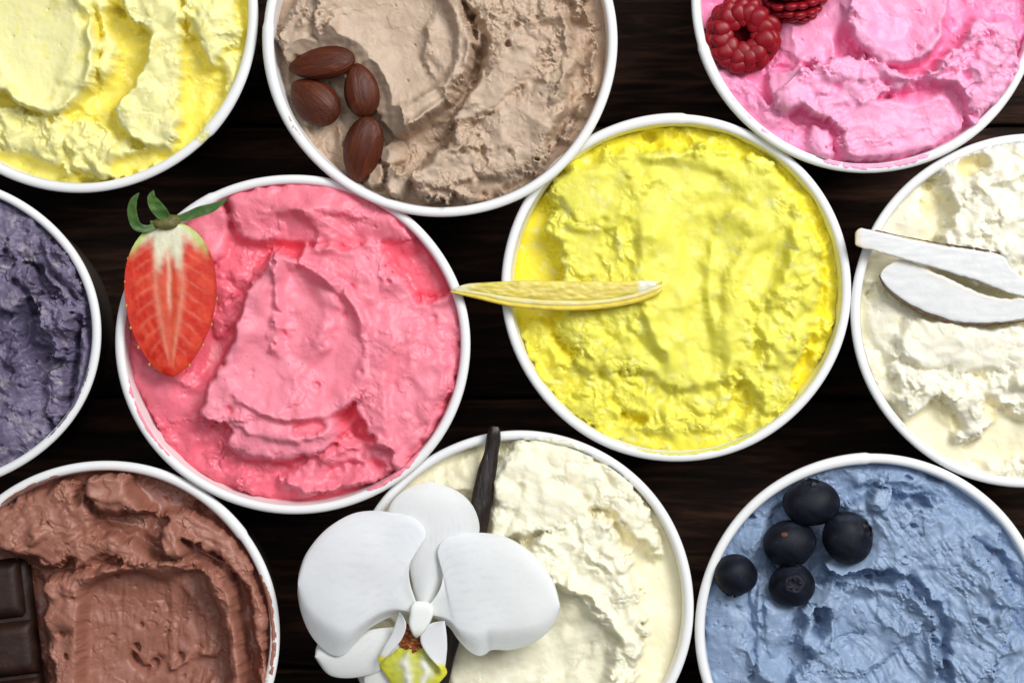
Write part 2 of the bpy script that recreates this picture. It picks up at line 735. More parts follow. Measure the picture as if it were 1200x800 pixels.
    def finish(self, amp=3.4, scale=15.0, flake=3.0, fine=0.35, blurmix=0.12, ledge=5.0, relief=1.65, nf=12, fh=5.0):
        self.sweeps(nf, fh)
        lv = float(np.median(self.H))
        self.H = lv + (self.H - lv) * relief
        X, Y, sd = self.X, self.Y, self.seed + 500
        wx = 7 * fbm(X / 22, Y / 22, 3, sd)
        wy = 7 * fbm(X / 22 + 40, Y / 22 + 3, 3, sd + 3)
        bl = billow((X + wx) / (scale * 1.45), (Y + wy) / (scale * 1.45), 4, sd + 6, 0.43)
        n = fbm((X + wx * 1.6) / (scale * 2.1), (Y + wy * 1.6) / (scale * 2.1), 4, sd + 12, 0.42) * 3.0
        fr = n - np.floor(n)
        terr = (np.floor(n) + sst(0.62, 0.95, fr)) / 3.0
        lump = fbm(X / 6.0, Y / 6.0, 3, sd + 20, 0.6)
        r = np.clip(self.rough * (1 + 0.5 * pn(X / 38, Y / 38, sd + 30)), 0, 1.6)
        # folded sheets: crisp ledges that die away on one side
        for (sc_, am, wd, so_, th0) in ((44.0, ledge, 0.42, 90, 0.05), (19.0, ledge * 0.5, 0.40, 120, 0.12)):
            n1 = fbm((X + 1.4 * wx) / sc_, (Y + 1.4 * wy) / sc_, 3, sd + so_, 0.5)
            m1 = sst(th0 - 0.15, th0 + 0.30, pn(X / (sc_ * 1.3) + 7, Y / (sc_ * 1.3), sd + so_ + 9)) * np.clip(0.06 + 1.25 * self.rough, 0, 1.2)
            self.H += am * m1 * np.exp(-np.abs(n1) / wd) * sst(-0.035, 0.035, n1)
            n2 = fbm((X - 1.2 * wy) / (sc_ * 0.8) + 5, (Y + 1.2 * wx) / (sc_ * 0.8), 3, sd + so_ + 20, 0.5)
            m2 = sst(0.15, 0.45, pn(X / sc_ + 3, Y / sc_, sd + so_ + 29)) * np.clip(0.12 + self.rough, 0, 1)
            self.H -= 0.75 * am * m2 * np.exp(-(n2 / 0.045) ** 2)
        big = billow((X + wx * 1.5) / 52, (Y + wy * 1.5) / 52, 2, sd + 50, 0.45)
        self.H += 4.0 * big * np.clip(self.rough * 1.3 - 0.1, 0, 1.1)
        r = r ** 1.5
        self.H += r * (amp * 1.15 * bl + flake * terr * 1.7 + 0.30 * lump)
        soft_ = gauss(self.H, 2.4 / self.step)
        crisp = np.clip(0.25 + 0.55 * pn(X / 30, Y / 30, sd + 70) + blurmix, 0.05, 1)
        self.H = soft_ * (1 - crisp) + self.H * crisp
        self.H += fine * fbm(X / 11, Y / 11, 2, sd + 33)

    def press(self, x0, y0, rx, ry, ang, z):
        """the seat a topping has pressed into the cream (ang anticlockwise in the photo)"""
        a = math.radians(-ang)
        u = (self.X - x0) * math.cos(a) + (self.Y - y0) * math.sin(a)
        v = -(self.X - x0) * math.sin(a) + (self.Y - y0) * math.cos(a)
        rr = np.hypot(u / rx, v / ry)
        cap = z - 5 + 9 * np.maximum(0, rr - 0.8) ** 1.2 * 3 + 1.2 * pn(self.X / 8, self.Y / 8, self.seed + 3)
        self.H = np.where(rr < 1.9, np.minimum(self.H, cap), self.H).astype(np.float32)

    def build(self, label, mat):
        lx, ly, H = self.lx, self.ly, self.H
        st = self.step
        keep = (lx ** 2 + ly ** 2) < (RIN + st * 1.2) ** 2
        idx = -np.ones(keep.shape, dtype=np.int64)
        idx[keep] = np.arange(keep.sum())
        r = np.hypot(lx, ly)
        rmax = rin(H - 1) + 1.0
        sc = np.where(r > rmax, rmax / np.maximum(r, 1), 1.0)
        # cream dips slightly where it meets the wall
        H = H - 1.5 * sst(RIN - 9, RIN, r)
        Hb = gauss(H, 11.0 / st)
        lim = 1.0 + 16 * sst(RIN + 2, RIN - 34, r)
        over = (Hb - lim) / 5.0
        H = H - 5.0 * np.log1p(np.exp(np.clip(over, -30, 30)))
        kk = (D - self.z) / D
        fx, fy = self.f * self.sx * kk, self.f * self.sy * kk
        V = np.stack([lx * sc * fx, -ly * sc * fy, H], -1)[keep] * S
        a = idx[:-1, :-1]
        b_ = idx[:-1, 1:]
        c = idx[1:, 1:]
        d = idx[1:, :-1]
        ok = (a >= 0) & (b_ >= 0) & (c >= 0) & (d >= 0)
        F = np.stack([a[ok], d[ok], c[ok], b_[ok]], -1)
        # skirt down into the cup and a flat underside
        nb = 240
        base = len(V)
        ang = np.arange(nb) / nb * 2 * np.pi
        rings = []
        for (rr, zz) in ((RIN - 9.0, -52.0), (RIN - 11.0, -76.0)):
            rings.append(np.stack([rr * np.cos(ang) * fx, rr * np.sin(ang) * fy, np.full(nb, zz)], -1) * S)
        V = np.concatenate([V] + rings)
        q = []
        for k in range(nb):
            k2 = (k + 1) % nb
            q.append((base + k, base + k2, base + nb + k2, base + nb + k))
        F = np.concatenate([F, np.array(q)])
        me_o = fast_mesh("ice_cream", V, F, mat)
        me = me_o.data
        mv = np.zeros(len(V), dtype=np.float32)
        mv[:base] = self.melt[keep]
        attr_float(me, "melt", mv[:len(me.vertices)])
        w = W(self.c[0], self.c[1], self.z)
        me_o.location = Vector(w) * S
        thing(me_o, label, "ice cream", "ice cream fillings in the paper tubs")
        return me_o

    def height(self, px, py):
        i = int(np.clip(np.searchsorted(self.Y[:, 0], py), 0, self.H.shape[0] - 1))
        j = int(np.clip(np.searchsorted(self.X[0], px), 0, self.H.shape[1] - 1))
        return float(self.H[i, j]) + self.z


#CUPS#
CUPS = {
    'top_left':   (93, 17, 209, 0),
    'almond':     (516, 46, 208, 16),
    'raspberry':  (1016, -2, 205, 10),
    'purple':     (-82, 391, 200, 2),
    'strawberry': (343, 403.5, 208, 6),
    'lemon':      (792.5, 337, 205, 0),
    'coconut':    (1206, 364.5, 208, 0),
    'chocolate':  (121, 747, 207, -2),
    'vanilla':    (608, 710, 205, -4),
    'blueberry':  (1022, 740, 208, 0),
}

make_cup(*CUPS['strawberry'], "white paper tub of strawberry pink ice cream, a strawberry half resting on its rim", 1.0, 0.958, 118, 1)
make_cup(*CUPS['lemon'], "white paper tub of bright yellow ice cream with the thin lemon slice across its rim", 1.0, 0.995, 88, 2)
make_cup(*CUPS['almond'], "white paper tub of beige ice cream holding four almonds", 1.0, 1.0, 176, 3)
make_cup(*CUPS['top_left'], "white paper tub of pale yellow ice cream without any topping, above the purple one", 1.0, 1.0, 318, 4)
make_cup(*CUPS['raspberry'], "white paper tub of candy pink ice cream with two raspberries", 1.0, 1.0, 197, 5)
make_cup(*CUPS['purple'], "white paper tub of dusky purple ice cream at the left edge", 1.0, 0.92, 250, 6)
make_cup(*CUPS['coconut'], "white paper tub of creamy white ice cream with two coconut pieces on its rim", 1.0, 0.998, 60, 7)
make_cup(*CUPS['chocolate'], "white paper tub of brown chocolate ice cream beside a dark chocolate bar", 1.0, 1.0, 37, 8)
make_cup(*CUPS['vanilla'], "white paper tub of ivory vanilla ice cream under the white orchid", 1.0, 1.0, 200, 9)
make_cup(*CUPS['blueberry'], "white paper tub of dusty blue ice cream with five blueberries", 1.0, 1.0, 92, 10)

# ------------------------------------------------------------------ ice creams
CR = {}

# ---- strawberry pink
px, py, R, z = CUPS['strawberry']
c = Cream(px, py, R, z, -24, 10, 1.0, 0.958, 1.0, 3.5, 0.85)
c.rough[:] = 0.25
c.slab([(140, 430), (165, 470), (185, 510), (230, 555), (280, 580), (330, 590), (380, 580), (430, 560), (380, 520), (300, 500), (235, 470), (200, 430)], -17, rough=0.9, melt=0.75, edge=7)
c.slab([(145, 400), (200, 430), (240, 450), (235, 480), (200, 500), (170, 480), (150, 440)], -15, rough=0.15, melt=0.6)
c.slab([(200, 250), (235, 228), (262, 240), (272, 275), (262, 300), (225, 310), (190, 290)], -14, rough=0.1, melt=0.2, g=(0.05, 0.05))
c.slab([(262, 225), (300, 214), (360, 206), (420, 212), (470, 236), (500, 262), (480, 282), (430, 288), (395, 290), (350, 288), (300, 290), (268, 270)], -9, g=(-0.01, -0.12), soft=6, edge=4, rough=0.3, melt=0.35, stri=(-8, 0.8, 60, 12))
c.groove([(263, 232), (268, 255), (276, 276)], 7, 2.5)
c.slab([(240, 290), (270, 285), (300, 295), (310, 330), (285, 370), (250, 400), (236, 360), (235, 320)], -17, rough=1.1, melt=0.7)
c.slab([(430, 232), (480, 248), (520, 290), (533, 335), (505, 352), (480, 345), (462, 318), (448, 285)], -20, g=(-0.05, 0.08), rough=0.15, melt=0.9, soft=5)
c.slab([(345, 292), (400, 288), (440, 279), (452, 300), (475, 330), (500, 352), (530, 342), (545, 375), (543, 420), (528, 470), (505, 510), (480, 545), (468, 562), (450, 535), (425, 500), (400, 460), (370, 400)], -7, g=(-0.05, 0.02), soft=5, edge=5, rough=0.42, melt=0.15, stri=(38, 0.9, 60, 14), lip=3)
c.groove([(545, 400), (530, 450), (500, 500), (474, 556)], 5, 3)
c.outlip([(430, 450), (418, 480), (396, 505), (372, 520)], 6, 6)
c.slab([(322, 288), (345, 300), (372, 312), (400, 330), (424, 362), (434, 410), (428, 455), (402, 492), (402, 515), (372, 534), (330, 542), (290, 538), (262, 522), (266, 505), (236, 492), (235, 470), (250, 440), (268, 400), (284, 350), (300, 318)], 3, g=(-0.02, -0.02), soft=5, edge=5, rough=0.22, melt=0.05, lip=2)
c.slab([(326, 304), (350, 306), (392, 332), (420, 368), (430, 412), (420, 456), (396, 482), (352, 488), (305, 480), (272, 458), (268, 430), (290, 390), (305, 350)], -4, mode='min', soft=14, edge=1.5, bowl=5, rough=0.12, melt=0.05, und=0.8)
c.slab([(326, 304), (352, 308), (394, 334), (420, 368), (430, 412), (420, 455), (380, 470), (340, 440), (326, 380)], -9, mode='min', soft=9, edge=1.5, bowl=3, rough=0.08, melt=0.1, und=0.8)
c.outlip([(270, 456), (300, 480), (345, 491), (395, 484)], 4, 4)
c.outlip([(322, 296), (325, 320), (327, 350), (324, 385), (318, 420)], 6, 9)
c.slab([(342, 498), (376, 490), (382, 503), (350, 512)], -6, mode='min', soft=4, melt=0.6)
c.slab([(262, 512), (300, 522), (350, 520), (370, 530), (330, 543), (290, 540), (266, 530)], -1, g=(0, -0.06), soft=5, melt=0.1, rough=0.15)
c.slab([(368, 520), (400, 512), (440, 508), (470, 520), (476, 545), (455, 562), (420, 568), (390, 578), (350, 582), (322, 566), (330, 550), (350, 548)], -11, soft=5, edge=6, rough=0.9, melt=0.4, lip=4)
c.outlip([(372, 545), (400, 528), (440, 520), (468, 530)], 7, 5)
c.outlip([(330, 560), (355, 575), (395, 575), (430, 560)], 6, 5)
c.groove([(385, 552), (415, 543), (450, 545)], 8, 4)
c.groove([(170, 465), (160, 482), (172, 500)], 6, 2.2)
c.fold([(412, 500), (350, 514), (300, 507), (258, 480)][::-1], 5, 16, 3)
c.fold([(470, 556), (455, 500), (452, 440), (470, 380)], 5, 26, 4)
c.fold([(480, 560), (505, 500), (520, 430), (515, 370)], 5, 24, 4)
c.fold([(280, 262), (340, 246), (400, 248), (460, 262)], 4, 20, 5)
c.fold([(160, 500), (200, 535), (250, 562), (310, 578)], 5, 16, 3)
for (x, y, r) in ((326, 366, 4.5), (332, 390, 3.5), (322, 403, 2.5), (371, 451, 3.5), (400, 340, 4), (412, 336, 3), (404, 370, 3), (423, 436, 3), (270, 480, 4), (322, 308, 4), (318, 296, 5), (461, 250, 2), (508, 372, 3), (455, 330, 3)):
    c.pit(x, y, r, 4.5, 1.2, 60)
c.pits(60, 1.0, 2.2, None, 1.6)
c.finish(1.5, 21, 2.1, 0.28, 0.1, 6.0, 1.7, 16, 5.5)
CR['strawberry'] = c
c.build("strawberry pink ice cream with a big smooth scooped mound in the middle tub", cream_mat("strawberry_cream", (0.88, 0.275, 0.360), (0.83, 0.130, 0.190), (0.55, 0.03, 0.05), (1.0, 0.35, 0.3), 0.42, 0.35))

# ---- lemon yellow
px, py, R, z = CUPS['lemon']
c = Cream(px, py, R, z, -27, 20, 1.0, 0.995, 1.0, 1.2, 1.0)
c.rough[:] = 0.05
c.slab([(655, 190), (700, 160), (760, 146), (830, 146), (890, 165), (950, 215), (985, 290), (990, 350), (978, 410), (958, 430), (940, 380), (940, 300), (900, 230), (840, 185), (760, 178), (690, 200)], -17, rough=0.9, melt=0.75, edge=6)
c.slab([(640, 222), (660, 196), (700, 178), (735, 168), (790, 172), (850, 168), (905, 190), (938, 235), (962, 290), (966, 350), (952, 405), (940, 440), (930, 480), (905, 498), (880, 470), (840, 440), (760, 440), (690, 440), (652, 400), (650, 350), (655, 325), (642, 300), (637, 262)], -4, soft=7, edge=8, es=20, rough=0.95, melt=0.12, lip=2)
c.slab([(610, 370), (640, 375), (660, 400), (690, 440), (700, 470), (690, 500), (660, 490), (630, 450), (612, 410)], -15, soft=6, edge=7, rough=1.1, melt=0.45)
c.slab([(680, 430), (760, 430), (860, 430), (935, 455), (925, 495), (890, 520), (820, 532), (745, 530), (690, 505), (668, 470)], -10, soft=6, edge=8, rough=1.15, melt=0.25)
c.slab([(648, 205), (690, 190), (735, 195), (745, 230), (720, 262), (690, 265), (655, 250)], -2, soft=9, edge=3, rough=0.22, melt=0.1, mode='set')
c.slab([(660, 262), (700, 262), (712, 290), (700, 325), (668, 325), (658, 300)], -4, soft=9, edge=3, rough=0.3, melt=0.1, mode='set')
c.slab([(740, 175), (800, 180), (860, 185), (905, 205), (925, 245), (920, 290), (890, 320), (880, 370), (870, 430), (830, 460), (770, 455), (745, 400), (740, 330), (735, 260), (735, 210)], -3, soft=16, edge=3, rough=0.06, melt=0.04, mode='set', bowl=0, dome=-3, stri=(78, 0.6, 60, 14))
c.slab([(800, 215), (850, 210), (890, 240), (880, 290), (855, 330), (860, 400), (850, 450), (815, 450), (800, 380), (792, 300)], -13, soft=18, edge=3, rough=0.06, melt=0.08, mode='min', bowl=5)
c.slab([(868, 320), (890, 285), (918, 262), (928, 275), (920, 310), (905, 345), (880, 372), (866, 350)], -10, mode='min', soft=8, edge=2, rough=0.1, melt=0.1, bowl=2)
c.outlip([(928, 262), (930, 290), (918, 325), (900, 365)], 6, 6)
c.groove([(878, 355), (888, 385), (886, 420)], 8, 4)
c.outlip([(760, 250), (752, 300), (756, 350), (772, 400), (790, 440)], 4.0, 12)
c.slab([(745, 190), (790, 185), (840, 195), (870, 220), (840, 235), (790, 225), (752, 225)], -9, soft=14, edge=3, mode='min', rough=0.06, melt=0.05)
c.slab([(925, 240), (960, 280), (965, 350), (945, 410), (915, 440), (895, 410), (905, 350), (925, 300)], -1, soft=8, edge=6, rough=1.15, melt=0.1)
c.groove([(962, 300), (968, 350), (955, 400)], 7, 4)
c.slab([(862, 452), (880, 448), (884, 478), (872, 492), (852, 488)], -21, mode='min', soft=6, edge=3, melt=0.5)
c.outlip([(830, 450), (850, 440), (875, 445)], 4, 5)
c.slab([(700, 498), (740, 502), (800, 505), (850, 505), (880, 515), (860, 530), (800, 538), (740, 530), (705, 515)], -15, soft=8, edge=4, mode='set', rough=0.5, melt=0.5, stri=(80, 2.0, 30, 6))
c.slab([(733, 480), (760, 488), (752, 500), (728, 497)], -24, mode='min', soft=6, edge=3, melt=0.8)
c.groove([(700, 430), (715, 455), (722, 480)], 8, 4)
c.groove([(735, 385), (755, 405), (775, 425)], 5, 3)
c.fold([(748, 210), (752, 270), (748, 330), (770, 400), (800, 455)], 6, 30, 7)
c.fold([(905, 215), (860, 250), (832, 310), (838, 380), (850, 440)], 7, 30, 7)
c.fold([(690, 330), (740, 345), (790, 360), (840, 350)], 3, 22, 6)
c.fold([(655, 262), (690, 270), (722, 262), (742, 235)], 5, 22, 4)
c.fold([(930, 265), (925, 300), (905, 340), (872, 372)], 6, 18, 4)
c.pit(762, 158, 7, 13, 1.3, 10)
c.pit(707, 258, 4, 5)
c.pit(700, 302, 4, 4, 1.5, 60)
c.pit(797, 278, 2.5, 3)
c.pit(703, 290, 3, 3)
c.outlip([(690, 195), (730, 182), (760, 188), (800, 182), (850, 178), (890, 190)], 4, 6)
c.pits(40, 0.8, 2.0, None, 1.4)
c.finish(2.6, 13, 2.2, 0.3, 0.1, 4.5, 1.5, 14, 4.5)
CR['lemon'] = c
c.build("bright lemon yellow ice cream with crumbly edges and a melted glossy pool at its left", cream_mat("lemon_cream", (0.80, 0.765, 0.120), (0.86, 0.735, 0.030), None, (1.0, 0.85, 0.10), 0.5, 0.6, 0.0018, tint=(0.82, 0.79, 0.30)))

# ---- almond beige
px, py, R, z = CUPS['almond']
c = Cream(px, py, R, z, -26, 30, 1, 1, 1.0, 3, 0.6)
c.rough[:] = 0.5
c.slab([(325, 20), (350, -10), (385, -20), (395, 20), (385, 55), (360, 78), (335, 75), (322, 50)], -8, soft=6, edge=6, rough=0.55, melt=0.15, lip=2)
c.slab([(335, 60), (370, 60), (420, 90), (470, 150), (480, 200), (440, 225), (400, 205), (365, 165), (340, 120)], -30, mode='min', soft=10, edge=3, rough=0.5, melt=0.6)
c.slab([(540, -40), (620, -60), (680, -10), (700, 50), (690, 110), (660, 165), (610, 215), (560, 235), (500, 235), (480, 215), (490, 190), (520, 160), (545, 120), (555, 60)], -4, soft=6, edge=7, rough=0.85, melt=0.2, lip=3)
c.slab([(372, -10), (420, -40), (480, -50), (530, -20), (552, 20), (556, 65), (545, 105), (520, 132), (490, 150), (470, 162), (450, 150), (420, 110), (395, 85), (370, 50)], 1, soft=6, edge=4, rough=0.25, melt=0.05, lip=4, lw=6)
c.slab([(385, -5), (425, -30), (480, -38), (520, -10), (536, 25), (540, 65), (528, 95), (500, 115), (470, 135), (440, 130), (412, 100), (388, 60)], -15, mode='set', soft=14, edge=2, bowl=7, rough=0.14, melt=0.1, und=1.0, g=(-0.03, 0.02))
c.outlip([(520, -30), (545, 10), (551, 60), (538, 100), (505, 130), (470, 155)], 6, 5)
c.groove([(548, 100), (560, 72), (566, 48), (556, 20)], 15, 5)
c.slab([(556, 52), (572, 44), (572, 66), (556, 80)], -26, mode='min', soft=7, edge=4, melt=0.5)
c.slab([(550, 105), (575, 75), (600, 50), (625, 45), (635, 70), (610, 100), (580, 130), (545, 145), (525, 140)], 0, soft=7, edge=4, rough=0.3, melt=0.05, g=(0.02, 0), lip=2)
c.groove([(545, 150), (580, 132), (612, 105)], 7, 3)
c.slab([(570, 130), (620, 95), (650, 80), (668, 100), (655, 150), (620, 190), (585, 200), (560, 175)], 1, soft=7, edge=5, rough=0.45, melt=0.1, g=(0.03, -0.02))
c.slab([(640, -20), (690, 20), (700, 60), (690, 115), (660, 160), (640, 185), (640, 150), (660, 110), (668, 60), (655, 20)], -20, mode='min', soft=8, edge=5, rough=0.4, melt=0.6)
c.outlip([(655, -10), (662, 40), (660, 90), (640, 130)], 5, 5)
c.slab([(478, 160), (512, 152), (514, 175), (502, 195), (485, 212), (462, 205), (440, 200), (445, 180)], -24, mode='min', soft=6, edge=3, rough=0.15, melt=0.5, g=(0.12, 0.0))
c.slab([(455, 160), (480, 165), (475, 190), (448, 195), (440, 178)], -17, soft=8, edge=2, rough=0.1, melt=0.2, g=(-0.1, 0.05))
c.outlip([(470, 160), (500, 146), (530, 132), (560, 118)], 5, 6)
c.slab([(452, 196), (478, 198), (482, 215), (476, 232), (462, 236), (452, 222)], -6, soft=5, edge=4, rough=0.4, melt=0.1, lip=3)
c.slab([(425, 205), (445, 192), (452, 205), (444, 222), (428, 222)], -12, soft=6, edge=4, rough=0.8, melt=0.3)
c.slab([(515, 175), (545, 168), (565, 185), (560, 205), (530, 225), (500, 222), (480, 210)], 1, soft=5, edge=4, rough=0.6, melt=0.05, lip=3)
c.outlip([(535, 192), (548, 172), (570, 178), (572, 195), (555, 205)], 4, 4)
c.pit(542, 178, 4, 7); c.pit(566, 176, 4, 7, 1.4, 80); c.pit(560, 160, 2.5, 5); c.pit(597, 178, 3, 5); c.pit(595, 53, 4, 9); c.pit(605, 30, 4, 8); c.pit(630, 22, 3, 6)
c.slab([(560, 210), (600, 200), (650, 165), (680, 130), (690, 150), (650, 200), (600, 235), (560, 240)], -14, mode='min', soft=8, edge=5, rough=0.7, melt=0.5)
c.groove([(385, 20), (375, 45), (362, 62)], 8, 4)
c.crumb([(560, -20), (650, -20), (655, 50), (600, 60), (560, 40)], 1.3)
c.slab([(390, 140), (408, 160), (412, 190), (400, 198), (390, 170)], -16, soft=5, edge=3, rough=0.6, melt=0.4, lip=2)
c.slab([(338, 66), (380, 48), (415, 52), (438, 78), (452, 110), (452, 150), (446, 200), (415, 212), (375, 175), (345, 130), (332, 95)], -13, mode='min', soft=12, edge=3, rough=0.25, melt=0.35)
c.pits(90, 0.8, 2.2, None, 1.8)
c.finish(2.4, 16, 2.8, 0.3, 0.32, 6.5, 1.9, 16, 5.5)
CR['almond'] = c
for q in ((381, 74, 39, 22, 8, -8), (371, 121, 33, 27, -40, -16), (424, 109, 31, 23, 100, -10), (426, 172, 39, 25, 77, -13)):
    c.press(*q)
c.build("beige almond ice cream with a broad smooth scoop hollow and rough crumbly right side", cream_mat("almond_cream", (0.55, 0.420, 0.315), (0.39, 0.260, 0.170), (0.25, 0.13, 0.07), (1, .6, .4), 0.5, 0.25))

# ---- raspberry candy pink
px, py, R, z = CUPS['raspberry']
c = Cream(px, py, R, z, -21, 40, 1, 1, 1.08, 3, 0.75)
c.rough[:] = 0.5
c.slab([(830, 60), (870, 90), (900, 115), (940, 140), (960, 165), (950, 190), (900, 165), (850, 120), (825, 80)], -13, soft=6, edge=6, rough=0.9, melt=0.4, lip=3)
c.slab([(905, -20), (1000, -20), (1010, 20), (990, 50), (985, 75), (945, 80), (915, 60), (905, 30)], -13, mode='set', soft=9, edge=3, bowl=4, rough=0.12, melt=0.35, g=(0.0, -0.05))
c.slab([(990, -20), (1060, -40), (1110, -20), (1115, 20), (1105, 50), (1080, 75), (1040, 80), (1000, 55), (988, 20)], 2, mode='set', soft=9, edge=3, rough=0.35, melt=0.1)
c.slab([(1010, -20), (1060, -40), (1108, -20), (1112, 15), (1095, 50), (1070, 72), (1045, 66), (1010, 40)], -10, mode='min', soft=14, edge=2, bowl=4, rough=0.18, melt=0.15, stri=(60, 1.2, 50, 10))
c.slab([(898, 85), (930, 78), (960, 72), (1000, 62), (1030, 72), (1080, 82), (1110, 60), (1130, 30), (1150, 20), (1190, 20), (1200, 60), (1190, 100), (1170, 130), (1140, 155), (1120, 110), (1090, 105), (1040, 115), (1000, 150), (960, 140), (935, 125), (915, 135), (900, 110)], 0, soft=6, edge=6, rough=0.85, melt=0.12, lip=3)
c.slab([(900, 90), (925, 84), (945, 100), (948, 125), (930, 138), (912, 132), (902, 112)], 3, soft=9, edge=3, dome=3, rough=0.3, melt=0.1)
c.outlip([(1030, 85), (1060, 92), (1095, 84), (1118, 60)], 6, 6)
c.outlip([(895, 78), (930, 74), (965, 66), (1000, 56)], 4, 5)
c.groove([(1022, 78), (1032, 92), (1040, 100)], 9, 3.5)
c.groove([(990, 95), (980, 102), (975, 112)], 6, 3)
c.slab([(990, 130), (1030, 115), (1080, 105), (1115, 98), (1135, 120), (1132, 150), (1110, 172), (1070, 182), (1020, 190), (985, 185), (978, 160)], -9, mode='set', soft=8, edge=3, bowl=3, rough=0.2, melt=0.2, g=(-0.08, 0), stri=(-15, 1.4, 50, 10))
c.slab([(1095, 100), (1118, 96), (1136, 118), (1134, 145), (1122, 155), (1110, 125)], -16, mode='min', soft=9, edge=3, melt=0.4)
c.slab([(1135, 60), (1170, 50), (1192, 70), (1185, 105), (1160, 130), (1140, 125), (1142, 95)], 1, soft=5, edge=5, rough=0.45, melt=0.08, stri=(35, 2.5, 30, 5))
c.groove([(1100, 90), (1125, 80), (1140, 60), (1160, 40)], 8, 4)
c.groove([(1135, 130), (1150, 140), (1180, 120)], 8, 4)
c.slab([(945, 150), (970, 145), (985, 160), (982, 185), (965, 195), (948, 180)], -4, soft=8, edge=4, rough=0.35, melt=0.15)
for (x, y, r) in ((980, 102, 4), (1074, 58, 3), (1117, 22, 3.5), (1131, 88, 4.5), (1141, 68, 3.5), (974, 172, 2.2), (979, 174, 2.2), (968, 173, 1.8), (1040, 96, 3)):
    c.pit(x, y, r, 5, 1.3, 70)
c.pits(70, 0.8, 2.0, None, 1.6)
c.finish(2.0, 18, 2.6, 0.3, 0.2, 6.0, 1.7, 14, 5.0)
CR['raspberry'] = c
for q in ((870, 41, 41, 41, 0, -18), (931, -17, 36, 36, 0, -14)):
    c.press(*q)
c.build("candy pink raspberry ice cream with smeared ridges, at the upper right", cream_mat("raspberry_cream", (0.90, 0.40, 0.60), (0.84, 0.20, 0.40), (0.6, 0.02, 0.12), (1.0, 0.5, 0.55), 0.45, 0.3))

# ---- pale yellow, top left
px, py, R, z = CUPS['top_left']
c = Cream(px, py, R, z, -24, 50, 1, 1, 1.08, 3, 1.0)
c.rough[:] = 0.5
c.slab([(-60, 120), (0, 118), (60, 132), (110, 135), (160, 165), (195, 185), (190, 200), (130, 212), (60, 200), (0, 180), (-60, 170)], -9, soft=6, edge=8, rough=1.1, melt=0.2, lip=2)
c.slab([(-70, -60), (60, -60), (90, -20), (112, 20), (118, 70), (105, 110), (70, 135), (35, 132), (0, 110), (-50, 100)], 0, soft=6, edge=3, rough=0.1, melt=0.0, lip=3, mode='set', stri=(80, 0.8, 60, 14))
c.slab([(-60, -50), (50, -50), (85, -10), (105, 25), (110, 70), (98, 102), (68, 124), (38, 122), (6, 100), (-40, 80)], -8, soft=12, edge=2, bowl=4, rough=0.05, melt=0.0, mode='min', und=0.7)
c.slab([(85, -20), (125, -20), (128, 30), (140, 60), (130, 90), (115, 110), (108, 85), (116, 50), (108, 20)], -4, soft=6, edge=5, rough=0.7, melt=0.15)
c.slab([(140, -20), (200, -20), (215, 20), (215, 80), (212, 140), (205, 175), (185, 182), (160, 168), (132, 150), (130, 125), (150, 105), (165, 75), (175, 45), (150, 30)], -2, soft=5, edge=5, rough=0.4, melt=0.02, g=(-0.03, 0.0), lip=3, stri=(-65, 1.5, 50, 9))
c.slab([(132, 10), (150, 20), (172, 45), (172, 70), (155, 100), (135, 125), (112, 128), (115, 105), (128, 80), (130, 45)], -22, soft=7, edge=3, rough=0.1, melt=0.95, mode='min', g=(0.1, 0))
c.outlip([(182, 40), (172, 80), (150, 112), (132, 140)], 4, 4)
c.slab([(215, -30), (270, -30), (280, 10), (278, 60), (262, 70), (245, 80), (225, 50), (212, 20)], -5, soft=5, edge=6, rough=0.85, melt=0.15, lip=2)
c.slab([(235, 10), (262, 5), (262, 50), (252, 78), (240, 70), (232, 40)], -1, soft=5, edge=4, rough=0.4, melt=0.05)
c.slab([(216, 50), (235, 75), (262, 80), (262, 115), (240, 135), (215, 138), (212, 100)], -24, soft=7, edge=5, rough=0.5, melt=0.95, mode='min')
c.slab([(258, 70), (285, 55), (280, 100), (258, 140), (225, 170), (215, 165), (240, 135), (258, 110)], -13, soft=5, edge=4, rough=0.7, melt=0.3)
c.slab([(130, 190), (165, 175), (188, 178), (180, 192), (150, 205), (128, 203)], -20, soft=5, edge=3, rough=0.2, melt=0.85, mode='min')
c.slab([(0, 178), (40, 185), (78, 200), (60, 212), (20, 205), (-5, 195)], -24, soft=5, edge=4, rough=0.3, melt=0.9, mode='min')
c.outlip([(10, 100), (35, 128), (70, 137), (100, 120)], 5, 5)
c.outlip([(110, 135), (135, 158), (165, 170), (190, 180)], 5, 5)
c.groove([(75, 175), (78, 190), (85, 200)], 9, 4)
c.groove([(105, 140), (120, 155), (135, 170)], 8, 4)
c.pit(100, 22, 7, 12, 1.6, 80); c.pit(137, 10, 6, 14, 1.5, 30); c.pit(97, 212, 5, 8, 2, 5); c.pit(123, 195, 4, 7); c.pit(115, 188, 3, 6)
c.pits(50, 0.8, 2.0, None, 1.4)
c.finish(3.2, 13, 2.8, 0.35)
CR['top_left'] = c
c.build("pale yellow ice cream with deep golden creases in the upper left tub", cream_mat("pale_yellow_cream", (0.88, 0.84, 0.42), (0.87, 0.76, 0.13), None, (1, .85, .2), 0.48, 0.5, 0.0015, tint=(0.88, 0.79, 0.20)))

